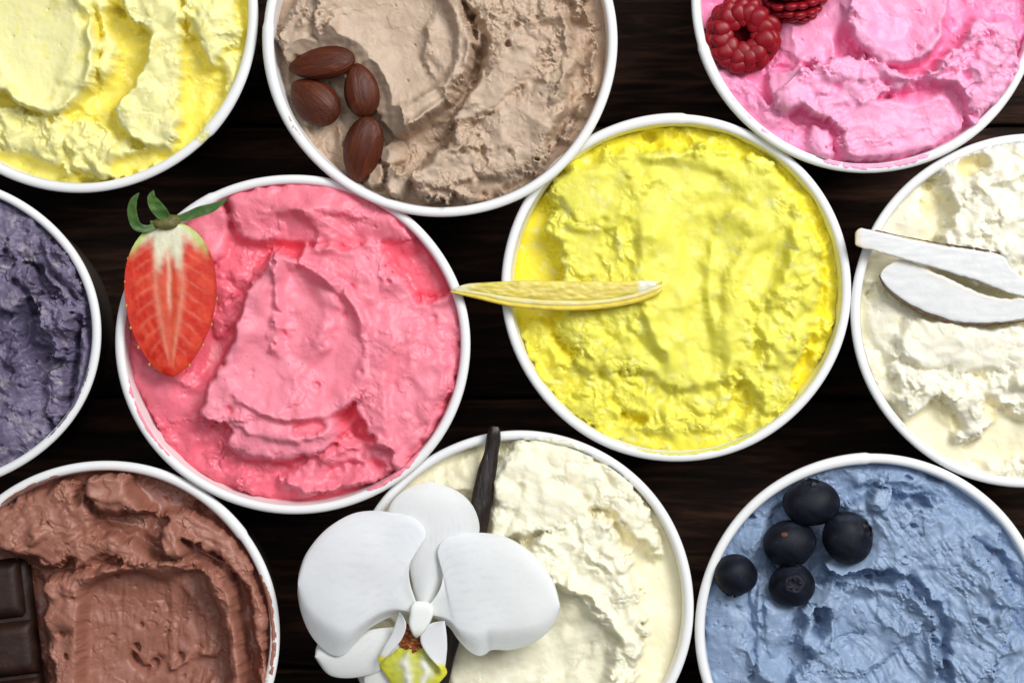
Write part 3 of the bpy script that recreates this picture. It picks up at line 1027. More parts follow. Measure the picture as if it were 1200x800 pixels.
# ---- dusky purple
px, py, R, z = CUPS['purple']
c = Cream(px, py, R, z, -22, 60, 1, 0.92, 1.08, 4, 0.6)
c.rough[:] = 0.8
c.slab([(-60, 215), (10, 235), (50, 262), (60, 300), (30, 310), (0, 300), (-60, 300)], -12, soft=6, edge=6, rough=0.6, melt=0.3, lip=2)
c.slab([(48, 275), (75, 290), (95, 330), (100, 375), (85, 380), (68, 350), (50, 330), (40, 305)], -8, soft=5, edge=6, rough=0.8, melt=0.2, lip=3)
c.slab([(0, 300), (38, 315), (42, 345), (30, 360), (12, 370), (-20, 350), (-30, 310)], -11, soft=6, edge=5, rough=0.4, melt=0.4, mode='set')
c.slab([(28, 345), (42, 360), (44, 395), (70, 425), (60, 440), (30, 432), (12, 400), (15, 365)], -26, soft=7, edge=3, rough=0.1, melt=0.8, mode='min')
c.slab([(50, 345), (75, 352), (88, 380), (82, 415), (66, 425), (46, 400), (44, 370)], -3, soft=6, edge=6, rough=1.1, melt=0.1, lip=3)
c.slab([(90, 385), (105, 392), (102, 450), (85, 500), (65, 520), (72, 480), (82, 430)], -12, soft=4, edge=3, rough=0.4, melt=0.3, stri=(100, 2, 40, 6))
c.groove([(92, 370), (86, 410), (80, 460), (66, 505)], 12, 4)
c.groove([(60, 320), (75, 335), (88, 350)], 9, 3)
c.groove([(18, 330), (30, 345), (34, 370)], 8, 4)
c.groove([(0, 430), (20, 450), (40, 500)], 6, 4)
c.slab([(-50, 440), (10, 438), (45, 445), (62, 470), (60, 510), (40, 540), (0, 555), (-60, 560)], -11, soft=6, edge=6, rough=0.75, melt=0.2, lip=2)
c.slab([(-50, 480), (10, 485), (30, 510), (20, 535), (-20, 540)], -8, soft=8, edge=3, rough=0.3, melt=0.15)
c.slab([(50, 440), (72, 430), (78, 460), (66, 500), (55, 490)], -7, soft=5, edge=4, rough=0.9, melt=0.15)
c.pits(120, 1.0, 3.0, None, 2.4)
c.finish(3.4, 15, 3.8, 0.4, 0.5, 6.5, 2.0)
CR['purple'] = c
c.build("dusky purple ice cream with rough lumpy surface at the left edge", cream_mat("purple_cream", (0.190, 0.162, 0.250), (0.100, 0.082, 0.150), (0.06, 0.04, 0.12), (.8, .6, .9), 0.5, 0.2, tint=(0.37, 0.33, 0.36)))

# ---- creamy coconut
px, py, R, z = CUPS['coconut']
c = Cream(px, py, R, z, -21, 70, 1, 0.998, 1.08, 1.5, 0.5)
c.rough[:] = 0.12
c.slab([(1040, 220), (1080, 205), (1090, 240), (1085, 280), (1050, 300), (1020, 300), (1015, 260)], -14, soft=8, edge=3, rough=0.1, melt=0.2)
c.slab([(1100, 185), (1150, 165), (1230, 160), (1300, 200), (1300, 330), (1200, 345), (1130, 330), (1100, 290), (1105, 250), (1100, 220)], 0, soft=7, edge=7, rough=1.05, melt=0.05, lip=2)
c.slab([(1112, 262), (1140, 225), (1200, 208), (1260, 215), (1260, 300), (1180, 310), (1130, 300)], 3, soft=7, edge=5, rough=0.85, melt=0.02)
c.outlip([(1112, 262), (1135, 228), (1170, 214), (1210, 205)], 5, 5)
c.slab([(1082, 205), (1102, 212), (1108, 240), (1100, 262), (1085, 262), (1080, 230)], -26, mode='min', soft=6, edge=5, rough=0.7, melt=1.0)
c.slab([(1120, 190), (1150, 180), (1162, 195), (1140, 208), (1122, 205)], -20, mode='min', soft=6, edge=4, rough=0.7, melt=0.95)
c.slab([(1018, 330), (1050, 340), (1100, 375), (1180, 378), (1260, 370), (1260, 430), (1160, 432), (1080, 425), (1050, 430), (1020, 410)], -10, soft=6, edge=4, rough=0.25, melt=0.1)
c.slab([(1052, 382), (1075, 370), (1130, 375), (1200, 378), (1280, 372), (1280, 440), (1200, 440), (1120, 445), (1060, 430), (1048, 405)], 1, soft=7, edge=5, rough=0.35, melt=0.02, stri=(0, 1.2, 60, 10))
c.slab([(1045, 415), (1090, 425), (1120, 435), (1180, 430), (1280, 435), (1290, 500), (1230, 500), (1190, 492), (1175, 485), (1150, 515), (1115, 512), (1105, 490), (1095, 470), (1075, 490), (1052, 480), (1046, 450)], -3, soft=6, edge=8, rough=1.15, melt=0.05, lip=2)
c.slab([(1095, 465), (1108, 462), (1122, 482), (1135, 505), (1112, 508), (1100, 492)], -20, mode='min', soft=6, edge=3, rough=0.3, melt=0.75)
c.slab([(1150, 455), (1165, 462), (1180, 480), (1195, 495), (1170, 500), (1150, 480)], -19, mode='min', soft=7, edge=3, rough=0.3, melt=0.8)
c.slab([(1010, 400), (1040, 400), (1052, 440), (1050, 480), (1030, 470), (1012, 430)], -15, soft=6, edge=5, rough=0.7, melt=0.25)
c.slab([(1130, 545), (1160, 540), (1200, 535), (1260, 540), (1240, 570), (1180, 568), (1140, 560)], -9, soft=5, edge=5, rough=1.1, melt=0.2)
c.groove([(1025, 335), (1020, 345), (1024, 360)], 7, 3)
c.groove([(1060, 375), (1052, 395), (1055, 420)], 7, 3)
c.pit(1150, 548, 5, 8, 2, 30); c.pit(1092, 218, 4, 5)
c.pits(40, 0.8, 2.0, None, 1.4)
c.finish(3.6, 12, 2.6, 0.3)
CR['coconut'] = c
c.build("creamy white coconut ice cream with crumbly ledges at the right edge", cream_mat("coconut_cream", (0.87, 0.84, 0.70), (0.85, 0.77, 0.48), None, (1, .82, .42), 0.48, 0.6, 0.0018, tint=(0.87, 0.83, 0.66)))

# ---- chocolate brown
px, py, R, z = CUPS['chocolate']
c = Cream(px, py, R, z, -26, 80, 1, 1, 1.08, 3.5, 0.6)
c.rough[:] = 0.4
c.slab([(0, 590), (40, 570), (80, 562), (100, 575), (120, 600), (110, 640), (80, 660), (50, 668), (30, 660), (-20, 655), (-30, 620)], -6, soft=7, edge=5, rough=0.55, melt=0.1, g=(0.02, 0.03), stri=(-40, 3.0, 30, 7))
c.slab([(98, 560), (145, 553), (158, 570), (170, 590), (180, 600), (150, 602), (120, 608), (108, 590)], 1, soft=6, edge=4, rough=0.3, melt=0.05, g=(0, -0.05), lip=2)
c.slab([(160, 560), (200, 568), (240, 590), (262, 612), (230, 618), (195, 605), (172, 590)], -22, soft=7, edge=5, rough=0.9, melt=0.6, mode='min')
c.slab([(190, 600), (235, 600), (270, 625), (285, 650), (270, 660), (230, 640), (200, 620)], -8, soft=5, edge=4, rough=0.4, melt=0.2, lip=2, stri=(30, 2, 40, 6))
c.slab([(110, 612), (145, 604), (175, 608), (190, 620), (185, 635), (150, 632), (120, 625)], -24, soft=9, edge=2, rough=0.05, melt=0.6, mode='min', bowl=3)
c.slab([(90, 630), (130, 625), (175, 640), (190, 655), (170, 665), (130, 660), (100, 672), (80, 668)], -4, soft=6, edge=4, rough=0.5, melt=0.1, g=(-0.02, 0.0), stri=(20, 2, 40, 6))
c.slab([(188, 622), (200, 608), (215, 622), (224, 645), (215, 655), (195, 652)], 2, soft=7, edge=3, dome=2, rough=0.15, melt=0.05)
c.slab([(48, 682), (70, 668), (110, 664), (150, 656), (210, 652), (255, 662), (275, 690), (285, 740), (292, 820), (292, 960), (50, 960), (52, 800), (46, 720)], -2, soft=8, edge=4, rough=0.35, melt=0.05, lip=4, lw=6)
c.slab([(98, 680), (130, 668), (175, 662), (215, 662), (248, 672), (262, 700), (272, 760), (275, 850), (260, 940), (110, 940), (92, 850), (90, 770), (93, 710)], -27, mode='set', soft=12, edge=2.5, bowl=5, rough=0.22, melt=0.25, und=2.0, stri=(95, 2.2, 45, 8))
c.outlip([(95, 684), (130, 665), (170, 659), (210, 658), (250, 668)], 6, 5)
c.outlip([(60, 700), (85, 690), (88, 700)], 4, 6)
c.slab([(268, 660), (285, 690), (300, 750), (305, 860), (290, 860), (282, 780), (272, 720), (262, 680)], -30, mode='min', soft=6, edge=3, rough=0.1, melt=0.5)
c.slab([(250, 625), (285, 645), (305, 690), (315, 740), (318, 820), (308, 850), (300, 800), (296, 740), (284, 690), (262, 655)], -7, soft=5, edge=4, rough=0.6, melt=0.15, lip=3)
c.slab([(228, 640), (262, 655), (280, 690), (284, 720), (268, 690), (250, 665)], -14, soft=5, edge=3, rough=0.2, melt=0.2)
c.slab([(-20, 640), (30, 655), (50, 700), (52, 800), (40, 900), (-60, 900), (-60, 640)], -34, mode='min', soft=6, edge=4, rough=0.3, melt=0.6)
c.groove([(95, 572), (90, 585), (88, 592)], 9, 3)
c.groove([(150, 772), (165, 790), (180, 775)], 8, 4)
c.groove([(185, 700), (192, 720), (190, 745)], 3, 3)
c.groove([(60, 740), (75, 742), (90, 740)], 3, 3)
c.outlip([(195, 790), (225, 772), (255, 770)], 5, 5)
for (x, y, r) in ((133, 676, 3), (155, 762, 4), (208, 772, 4), (176, 780, 4), (161, 735, 2.2), (185, 658, 3), (74, 742, 3), (55, 735, 2), (80, 768, 3), (230, 596, 6)):
    c.pit(x, y, r, 6, 1.3, 60)
c.pits(80, 1.0, 2.2, None, 1.8)
c.finish(2.2, 17, 2.6, 0.3, 0.3, 6.0, 1.8, 14, 5.0)
CR['chocolate'] = c
c.build("brown chocolate ice cream with one deep smooth spoon hollow", cream_mat("chocolate_cream", (0.36, 0.155, 0.110), (0.225, 0.080, 0.052), (0.06, 0.02, 0.012), (1, .5, .35), 0.42, 0.2))

# ---- ivory vanilla
px, py, R, z = CUPS['vanilla']
c = Cream(px, py, R, z, -22, 90, 1, 1, 1.08, 1.5, 0.35)
c.rough[:] = 0.12
c.slab([(470, 590), (520, 545), (560, 525), (570, 560), (550, 600), (500, 620)], -15, soft=7, edge=4, rough=0.4, melt=0.3)
c.slab([(585, 525), (630, 504), (665, 508), (705, 530), (745, 570), (770, 615), (785, 650), (760, 650), (720, 610), (680, 600), (640, 620), (600, 630), (570, 610), (575, 560)], -3, soft=7, edge=6, rough=0.65, melt=0.12, lip=2)
c.slab([(590, 540), (640, 545), (680, 580), (690, 610), (640, 625), (600, 640), (570, 640), (575, 590)], 1, soft=8, edge=4, rough=0.25, melt=0.05, mode='set', stri=(30, 1.6, 50, 10))
c.groove([(610, 560), (608, 590), (590, 625)], 5, 3)
c.slab([(690, 545), (735, 565), (765, 610), (775, 645), (740, 650), (715, 610), (690, 580)], -10, soft=7, edge=6, rough=1.0, melt=0.55)
c.slab([(605, 640), (640, 620), (680, 600), (710, 600), (735, 640), (752, 690), (758, 740), (745, 800), (720, 860), (690, 860), (700, 790), (690, 740), (650, 690), (620, 670)], 3, soft=6, edge=7, rough=1.0, melt=0.02, lip=2)
c.slab([(640, 632), (670, 610), (700, 612), (715, 640), (705, 670), (670, 672), (645, 660)], 4, soft=8, edge=5, rough=0.7, melt=0.02)
c.slab([(560, 700), (610, 676), (650, 682), (685, 702), (715, 732), (728, 752), (715, 790), (695, 850), (600, 860), (540, 860), (520, 780), (525, 720)], -15, mode='set', soft=10, edge=4, bowl=3, rough=0.12, melt=0.1, stri=(-25, 1.4, 60, 10), g=(0.02, 0.01))
c.outlip([(640, 678), (668, 686), (700, 705), (722, 735), (735, 765)], 7, 5)
c.groove([(700, 540), (715, 570), (712, 600)], 5, 4)
c.pit(686, 583, 4, 5); c.pit(670, 612, 3, 4); c.pit(713, 680, 3, 4); c.pit(763, 662, 4, 4, 1.6, 80); c.pit(750, 745, 5, 7, 2, 70)
c.pits(40, 0.8, 2.0, None, 1.4)
c.finish(3.4, 13, 2.6, 0.3)
CR['vanilla'] = c
c.build("ivory vanilla ice cream with a white crumbly ridge beside the orchid", cream_mat("vanilla_cream", (0.88, 0.85, 0.68), (0.87, 0.77, 0.47), None, (1, .82, .42), 0.48, 0.6, 0.0018, tint=(0.87, 0.82, 0.62)))

# ---- dusty blue
px, py, R, z = CUPS['blueberry']
c = Cream(px, py, R, z, -20, 100, 1, 1, 1.04, 3, 0.5)
c.rough[:] = 0.3
c.slab([(880, 600), (930, 560), (980, 545), (1010, 560), (1000, 600), (960, 620), (900, 660), (850, 690), (835, 670)], -20, soft=8, edge=4, rough=0.4, melt=0.5)
c.slab([(905, 600), (940, 580), (985, 610), (985, 660), (965, 700), (930, 700), (895, 680), (895, 640)], -30, mode='min', soft=12, edge=3, rough=0.4, melt=0.6)
c.slab([(828, 690), (870, 690), (900, 700), (935, 700), (930, 760), (925, 860), (850, 860), (830, 800)], -14, soft=7, edge=3, rough=0.15, melt=0.15, dome=2)
c.fold([(1200, 700), (1160, 650), (1110, 620), (1060, 610)], 8, 30, 4)
c.fold([(1190, 760), (1150, 690), (1100, 650), (1040, 640)], 8, 28, 4)
c.fold([(1010, 700), (1050, 720), (1070, 760), (1075, 800)], 5, 24, 5)
c.fold([(930, 700), (980, 700), (1020, 715), (1040, 745)], 5, 20, 4)
c.fold([(1180, 800), (1150, 760), (1125, 720), (1110, 690)], 6, 20, 4)
c.groove([(887, 672), (878, 700), (884, 740), (882, 800)], 7, 2.6)
c.groove([(893, 700), (896, 740), (905, 790)], 6, 2.4)
c.slab([(990, 590), (1030, 575), (1060, 600), (1050, 640), (1010, 665), (980, 680), (965, 660), (990, 640)], -6, soft=6, edge=6, rough=0.8, melt=0.1, lip=2)
c.slab([(980, 545), (1050, 540), (1110, 555), (1160, 590), (1200, 630), (1230, 700), (1200, 690), (1150, 620), (1090, 590), (1030, 575), (1000, 570)], -12, soft=6, edge=5, rough=0.35, melt=0.3, stri=(25, 2.0, 60, 8))
c.slab([(1085, 580), (1130, 595), (1170, 625), (1190, 660), (1150, 640), (1100, 620)], -5, soft=6, edge=4, rough=0.25, melt=0.1, lip=2, stri=(35, 2, 60, 7))
c.slab([(1020, 600), (1080, 590), (1130, 625), (1170, 670), (1190, 720), (1170, 780), (1140, 830), (1100, 830), (1110, 760), (1090, 700), (1040, 670), (990, 670)], -1, soft=6, edge=5, rough=0.4, melt=0.05, lip=2, stri=(50, 2.4, 60, 7))
c.slab([(950, 690), (980, 680), (1030, 680), (1070, 688), (1090, 710), (1098, 750), (1095, 860), (920, 860), (928, 800), (945, 770), (930, 750), (940, 720)], -3, soft=5, edge=7, rough=0.55, melt=0.05, lip=3)
c.slab([(985, 690), (1030, 688), (1066, 696), (1086, 718), (1092, 760), (1085, 850), (1010, 850), (985, 790), (975, 740)], -13, soft=10, edge=3, bowl=3, rough=0.28, melt=0.15, mode='min', stri=(55, 2.6, 50, 7))
c.outlip([(980, 682), (1030, 680), (1072, 690), (1092, 716), (1100, 760), (1098, 800)], 6, 5)
c.groove([(1106, 700), (1112, 730), (1108, 760)], 4, 3)
c.groove([(935, 790), (960, 765), (985, 748), (1010, 742)], 4, 3)
c.groove([(985, 685), (1010, 678), (1045, 684)], 6, 3)
c.slab([(955, 715), (975, 712), (975, 740), (962, 750), (952, 738)], -22, mode='min', soft=5, edge=3, melt=0.6)
c.slab([(1180, 700), (1230, 690), (1230, 760), (1190, 740)], -20, mode='min', soft=6, edge=3, melt=0.5)
c.slab([(1140, 770), (1180, 735), (1220, 750), (1230, 800), (1180, 840), (1140, 830)], -6, soft=6, edge=4, rough=0.35, melt=0.1, stri=(-50, 2, 50, 7))
c.slab([(1085, 550), (1110, 556), (1108, 568), (1088, 566)], -24, mode='min', soft=5, edge=2, melt=0.6)
c.slab([(1020, 575), (1050, 572), (1040, 598), (1020, 600)], 1, soft=5, edge=4, rough=0.5, lip=2)
for (x, y, r) in ((1080, 588, 6), (1066, 560, 3), (1149, 725, 4), (1165, 710, 5), (1098, 752, 3), (1035, 674, 4), (1020, 678, 3), (1070, 615, 3), (880, 606, 4), (960, 730, 4)):
    c.pit(x, y, r, 7, 1.5, 20)
c.pits(90, 0.9, 2.2, None, 1.8)
c.rough = np.clip(c.rough * 1.2 + 0.1, 0, 1.3)
c.finish(2.2, 16, 3.0, 0.3, 0.4, 7.5, 1.9, 20, 7.0)
CR['blueberry'] = c
for q in ((951, 589, 33, 29, 0, -4), (925, 636, 31, 29, 0, -8), (993, 630, 30, 32, 0, 0), (862, 673, 26, 26, 0, -8), (928, 685, 28, 25, 0, -9)):
    c.press(*q)
c.build("dusty blue ice cream with swirled smears beneath the blueberries", cream_mat("blue_cream", (0.275, 0.370, 0.525), (0.165, 0.235, 0.370), (0.03, 0.05, 0.14), (.6, .75, 1.0), 0.45, 0.2))


# ------------------------------------------------------------------ toppings: helpers
def resample(P, n):
    P = np.asarray(P, float)
    seg = np.linalg.norm(P[1:] - P[:-1], axis=1)
    cum = np.concatenate([[0], np.cumsum(seg)])
    q = np.linspace(0, cum[-1], n)
    return np.stack([np.interp(q, cum, P[:, k]) for k in range(P.shape[1])], -1)


def strip_solid(name, A, B, n, m, top, bot, mat, parent=None, origin=(0, 0, 0), zref=0.0, color=None, ends=0.08, curve=True, pw=4):
    """closed body between two edge curves given in photo pixels.
    top/bot(t, v, x, y) -> heights above/below; both shrink to the mid surface at the edges"""
    if curve:
        A = catmull(A, False, 6)
        B = catmull(B, False, 6)
    A = resample(A, n)
    B = resample(B, n)
    t = np.linspace(0, 1, n)[:, None] * np.ones((1, m))
    v = (0.5 - 0.5 * np.cos(np.linspace(0, np.pi, m)))[None, :] * np.ones((n, 1))
    x = A[:, 0:1] * (1 - v) + B[:, 0:1] * v
    y = A[:, 1:2] * (1 - v) + B[:, 1:2] * v
    e = np.minimum(1, np.minimum(t, 1 - t) / ends)
    e = np.sqrt(np.clip(1 - (1 - e) ** 2, 0, 1))
    edge = np.sqrt(np.clip(1 - np.abs(2 * v - 1) ** pw, 0, 1)) * e
    zc, ht = top(t, v, x, y)
    hb = bot(t, v, x, y)
    zt = zc + ht * edge
    zb = zc - hb * edge
    o = np.array(origin, float)

    def pos(x, y, z):
        k = (D - z) / D
        return np.stack([NX + (x - 600 - NX) * k - o[0], NY + (400 - y - NY) * k - o[1], z - o[2]], -1)
    V = np.concatenate([pos(x, y, zt).reshape(-1, 3), pos(x, y, zb).reshape(-1, 3)]) * S
    idx = np.arange(n * m).reshape(n, m)
    q = np.stack([idx[:-1, :-1], idx[1:, :-1], idx[1:, 1:], idx[:-1, 1:]], -1).reshape(-1, 4)
    F = np.concatenate([q, q[:, ::-1] + n * m])
    loop = list(idx[:, 0]) + list(idx[-1, 1:]) + list(idx[::-1, -1][1:]) + list(idx[0, ::-1][1:-1])
    L = np.array(loop)
    L2 = np.roll(L, -1)
    F = np.concatenate([F, np.stack([L, L + n * m, L2 + n * m, L2], -1)])
    ob = fast_mesh(name, V, F, mat, parent)
    bm = bmesh.new()
    bm.from_mesh(ob.data)
    bmesh.ops.recalc_face_normals(bm, faces=bm.faces)
    bm.to_mesh(ob.data)
    bm.free()
    if color is not None:
        ct = color(t, v, x, y, True).reshape(-1, 3)
        cb = color(t, v, x, y, False).reshape(-1, 3)
        attr_color(ob.data, "tint", np.concatenate([ct, cb]))
    return ob


def tinted_mat(name, rough=0.4, sss=0.2, bump=0.00015, bscale=900, radius=(1, .5, .4), coat=0.0, sscale=0.0016, trans=0.0, vary=0.12, spec=0.5):
    a = N(name)
    v = a.coords()
    col = a.mix(1.0, a.attr('tint', 'Color'), a.ramp(a.noise(v, 240, 5, 0.6), [(0.3, (1 - vary,) * 3), (0.7, (1 + vary * 0.4,) * 3)]), 'MULTIPLY')
    a.l(col, a.b.inputs['Base Color'])
    a.set(Roughness=rough)
    a.b.inputs['Specular IOR Level'].default_value = spec
    a.b.inputs['Subsurface Weight'].default_value = sss
    a.b.inputs['Subsurface Radius'].default_value = radius
    a.b.inputs['Subsurface Scale'].default_value = sscale
    a.b.inputs['Coat Weight'].default_value = coat
    a.b.inputs['Coat Roughness'].default_value = 0.2
    a.bump(a.noise(v, bscale, 5), bump, 0.7)
    return a.m


def lerp3(a, b, f):
    a = np.asarray(a, float)
    b = np.asarray(b, float)
    f = np.clip(f, 0, 1)[..., None]
    return a * (1 - f) + b * f


def tube(name, pts, rads, mat, parent=None, ns=14, flat=1.0, wob=0.0, seed=0, cap=True):
    """tapered body along a 3-D path (units, local)"""
    P = catmull(pts, False, 6)
    R_ = resample(np.concatenate([catmull([(r, 0) for r in rads], False, 6)], 0)[:, :1], 2) if False else catmull([(r, 0.0) for r in rads], False, 6)[:, 0]
    P = np.asarray(P)
    n = len(P)
    V, F = [], []
    for i in range(n):
        tg = P[min(i + 1, n - 1)] - P[max(i - 1, 0)]
        tg = tg / (np.linalg.norm(tg) + 1e-9)
        up = np.array([0, 0, 1.0])
        sdv = np.cross(tg, up)
        sdv /= (np.linalg.norm(sdv) + 1e-9)
        u2 = np.cross(sdv, tg)
        for k in range(ns):
            a = 2 * math.pi * k / ns
            w = 1 + wob * (math.sin(a * 5 + i * 0.11 + seed) + 0.7 * math.sin(a * 3 - i * 0.17 + seed * 2)) + wob * 0.8 * math.sin(i * 0.9 + a * 2)
            V.append((P[i] + (sdv * math.cos(a) + u2 * math.sin(a) * flat) * R_[i] * w) * S)
    for i in range(n - 1):
        for k in range(ns):
            k2 = (k + 1) % ns
            F.append((i * ns + k, i * ns + k2, (i + 1) * ns + k2, (i + 1) * ns + k))
    F.append(tuple(reversed(range(ns))))
    F.append(tuple((n - 1) * ns + k for k in range(ns)))
    return mesh_obj(name, V, F, mat, parent)


def smear(key, a0, a1, r0, r1, th, seed, ice):
    """cream wiped over the rim of a tub"""
    px, py, R, z = CUPS[key]
    c = CR[key]
    f = R / 207.0 * (D - z) / D
    na, nr = 90, 16
    r0 = 196.2
    A, Rr = np.meshgrid(np.radians(np.linspace(a0, a1, na)), np.linspace(r0, r1, nr), indexing='ij')
    zr = -4.6 + 4.6 * np.sqrt(np.clip(1 - ((Rr - 201.5) / 5.7) ** 2, 0, 1))
    u = (A - A.min()) / (A.max() - A.min()) * 2 - 1
    w = (Rr - r0) / (r1 - r0)
    X, Y = Rr * np.cos(A), Rr * np.sin(A)
    prof = 1 - u ** 4 - w * w * 0.9 + 0.55 * fbm(X / 9, Y / 9, 3, seed) - 0.25
    h = np.clip(prof, -0.8, 1) * th * sst(-0.15, 0.35, w)
    V = np.stack([X * f * c.sx, Y * f * c.sy, zr + h - 0.15], -1).reshape(-1, 3) * S
    V2 = np.stack([X * f * c.sx, Y * f * c.sy, zr - 2.5], -1).reshape(-1, 3) * S
    idx = np.arange(na * nr).reshape(na, nr)
    q = np.stack([idx[:-1, :-1], idx[:-1, 1:], idx[1:, 1:], idx[1:, :-1]], -1).reshape(-1, 4)[:, ::-1]
    Fq = np.concatenate([q, q[:, ::-1] + na * nr])
    L = np.array(list(idx[:, 0]) + list(idx[-1, 1:]) + list(idx[::-1, -1][1:]) + list(idx[0, ::-1][1:-1]))
    L2 = np.roll(L, -1)
    Fq = np.concatenate([Fq, np.stack([L, L + na * nr, L2 + na * nr, L2], -1)])
    return fast_mesh("smear", np.concatenate([V, V2]), Fq, ice.data.materials[0], ice)


ICE = {}
for o in list(scene.objects):
    if o.name.startswith("ice_cream"):
        for key, (px, py, R, z) in CUPS.items():
            if (Vector(W(px, py, z)) * S - o.location).length < 0.003:
                ICE[key] = o
for args in (('vanilla', 66, 86, 190, 204.5, 2.2, 3), ('raspberry', 252, 296, 190, 203, 1.6, 5), ('raspberry', 205, 240, 190, 201, 1.4, 6),
             ('top_left', 312, 320, 192, 207, 2.0, 7), ('strawberry', 296, 318, 190, 203, 1.6, 8), ('chocolate', -18, 22, 190, 203, 1.2, 9),
             ('strawberry', 192, 232, 190, 200, 1.2, 12), ('almond', 205, 216, 191, 201, 1.2, 13), ('lemon', 250, 300, 190, 199.5, 1.2, 14),
             ('coconut', 215, 240, 190, 200, 1.2, 15), ('chocolate', 100, 130, 190, 199, 1.0, 16), ('purple', -50, -5, 190, 199.5, 1.2, 17)):
    smear(*args, ICE[args[0]])

# ------------------------------------------------------------------ strawberry half
so = W(200, 350, 22)
straw = empty("strawberry_half", so, "halved red strawberry with green leaves, cut face up, leaning over the pink tub's rim", "strawberry")
SL = [(193, 258), (180, 263), (166, 274), (154, 292), (147, 315), (146, 345), (151, 375), (162, 403), (178, 427), (192, 438), (201, 441)]
SR = [(201, 258), (214, 262), (230, 272), (244, 291), (252, 315), (254, 345), (249, 374), (239, 400), (224, 425), (211, 437), (203, 441)]


def s_top(t, v, x, y):
    zc = 22 + 5 * (t - 0.5) * -1.0 + (x - 200) * 0.02
    u = 2 * v - 1
    d = 2.2 * (1 - u * u) - 1.2 * np.exp(-((u) / 0.10) ** 2) * sst(0.12, 0.3, t) * (1 - sst(0.6, 0.85, t))
    d = d + 0.35 * pn(x / 6, y / 9, 3)
    return zc, d


def s_bot(t, v, x, y):
    u = 2 * v - 1
    return 25 * np.sqrt(np.clip(1 - u * u, 0, 1)) * np.sqrt(np.clip(np.sin(np.pi * np.clip(t * 0.92 + 0.06, 0, 1)), 0, 1)) + 0.01


def s_col(t, v, x, y, topside):
    u = 2 * v - 1
    red = np.array((0.66, 0.030, 0.012)) * np.ones(t.shape + (3,))
    red = lerp3(red, (0.60, 0.022, 0.010), sst(0.45, 1.0, t) + 0.25 * pn(x / 14, y / 14, 5))
    red = lerp3(red, (0.80, 0.085, 0.03), 0.5 * sst(0.3, 0.7, pn(x / 20, y / 20, 8) + 0.4))
    if not topside:
        return lerp3(red, (0.65, 0.70, 0.35), 1 - sst(0.16, 0.30, t))
    au = np.abs(u + 0.03)
    # veins that fan out of the core
    ph = (t - 0.16 * au) * 13 + 0.12 * pn(x / 12, y / 12, 2) + 0.4 * (u > 0)
    vein = np.exp(-((np.abs(ph - np.round(ph))) / 0.13) ** 2) * sst(0.16, 0.30, au) * (1 - sst(0.55, 0.95, au)) * (1 - sst(0.72, 0.92, t))
    c = lerp3(red, (0.84, 0.26, 0.16), 0.34 * vein)
    cw = 0.30 * (1 - sst(0.35, 1.0, t) * 0.75)
    line = np.exp(-((au - cw) / 0.075) ** 2) * (1 - sst(0.78, 0.95, t)) * sst(0.15, 0.3, t)
    c = lerp3(c, (0.82, 0.30, 0.19), 0.65 * line)
    core = (1 - sst(cw - 0.1, cw, au)) * (1 - sst(0.8, 0.95, t))
    c = lerp3(c, (0.72, 0.12, 0.055), 0.55 * core)
    streak = np.exp(-((u + 0.03 + 0.02 * pn(y / 14, x / 60, 1)) / 0.045) ** 2) * (1 - sst(0.50, 0.62, t))
    c = lerp3(c, (0.86, 0.62, 0.45), 0.6 * streak)
    dots = sst(0.5, 0.75, pn(x / 2.6, y / 2.6, 9)) * np.exp(-(u / 0.1) ** 2) * sst(0.4, 0.5, t) * (1 - sst(0.62, 0.7, t))
    c = lerp3(c, (0.35, 0.02, 0.01), 0.7 * dots)
    e = 0.275 + 0.03 * pn(x / 9, y / 9, 4) - 0.09 * np.exp(-((au - 0.5) / 0.3) ** 2) + 0.12 * np.exp(-((au - 0.25) / 0.14) ** 2)
    wh = 1 - sst(e - 0.085, e + 0.07, t)
    pale = lerp3((0.82, 0.80, 0.58), (0.56, 0.66, 0.20), sst(0.55, 0.95, au) + 0.3 * (1 - sst(0.0, 0.12, t)))
    c = lerp3(c, pale, wh)
    return lerp3(c, (0.55, 0.02, 0.008), sst(0.93, 1.0, au) * (1 - wh))


BERRY = tinted_mat("strawberry_flesh", 0.36, 0.2, 0.00025, 600, (1, .3, .2), 0.0, 0.0014, vary=0.14, spec=0.35)
strip_solid("flesh", SL, SR, 150, 90, s_top, s_bot, BERRY, straw, so, color=s_col, ends=0.09)
SEED = simple_mat("achene_skin", (0.45, 0.30, 0.06), (0.60, 0.42, 0.12), 400, 0.4, 0.0001)
sb = bmesh.new()
bmesh.ops.create_icosphere(sb, subdivisions=2, radius=1.0 * S)
seed_me = bpy.data.meshes.new("seed")
sb.to_mesh(seed_me)
sb.free()
seed_me.materials.append(SEED)
for (x, y) in ((146.5, 330), (148, 358), (153, 384), (162, 407), (175, 427), (251, 318), (254, 350), (248, 380), (238, 404), (150, 303), (222, 428)):
    o = link(bpy.data.objects.new("seed", seed_me), straw)
    p = W(x, y, 20.5) - so
    o.location = Vector(p) * S
    o.scale = (1.3, 2.0, 1.3)

LEAF = simple_mat("green_leaf", (0.030, 0.085, 0.018), (0.085, 0.17, 0.035), 300, 0.42, 0.0003, 0.15, 500, (.4, 1, .2))
KNOB = simple_mat("calyx_green", (0.09, 0.10, 0.025), (0.20, 0.16, 0.05), 500, 0.5, 0.0004)


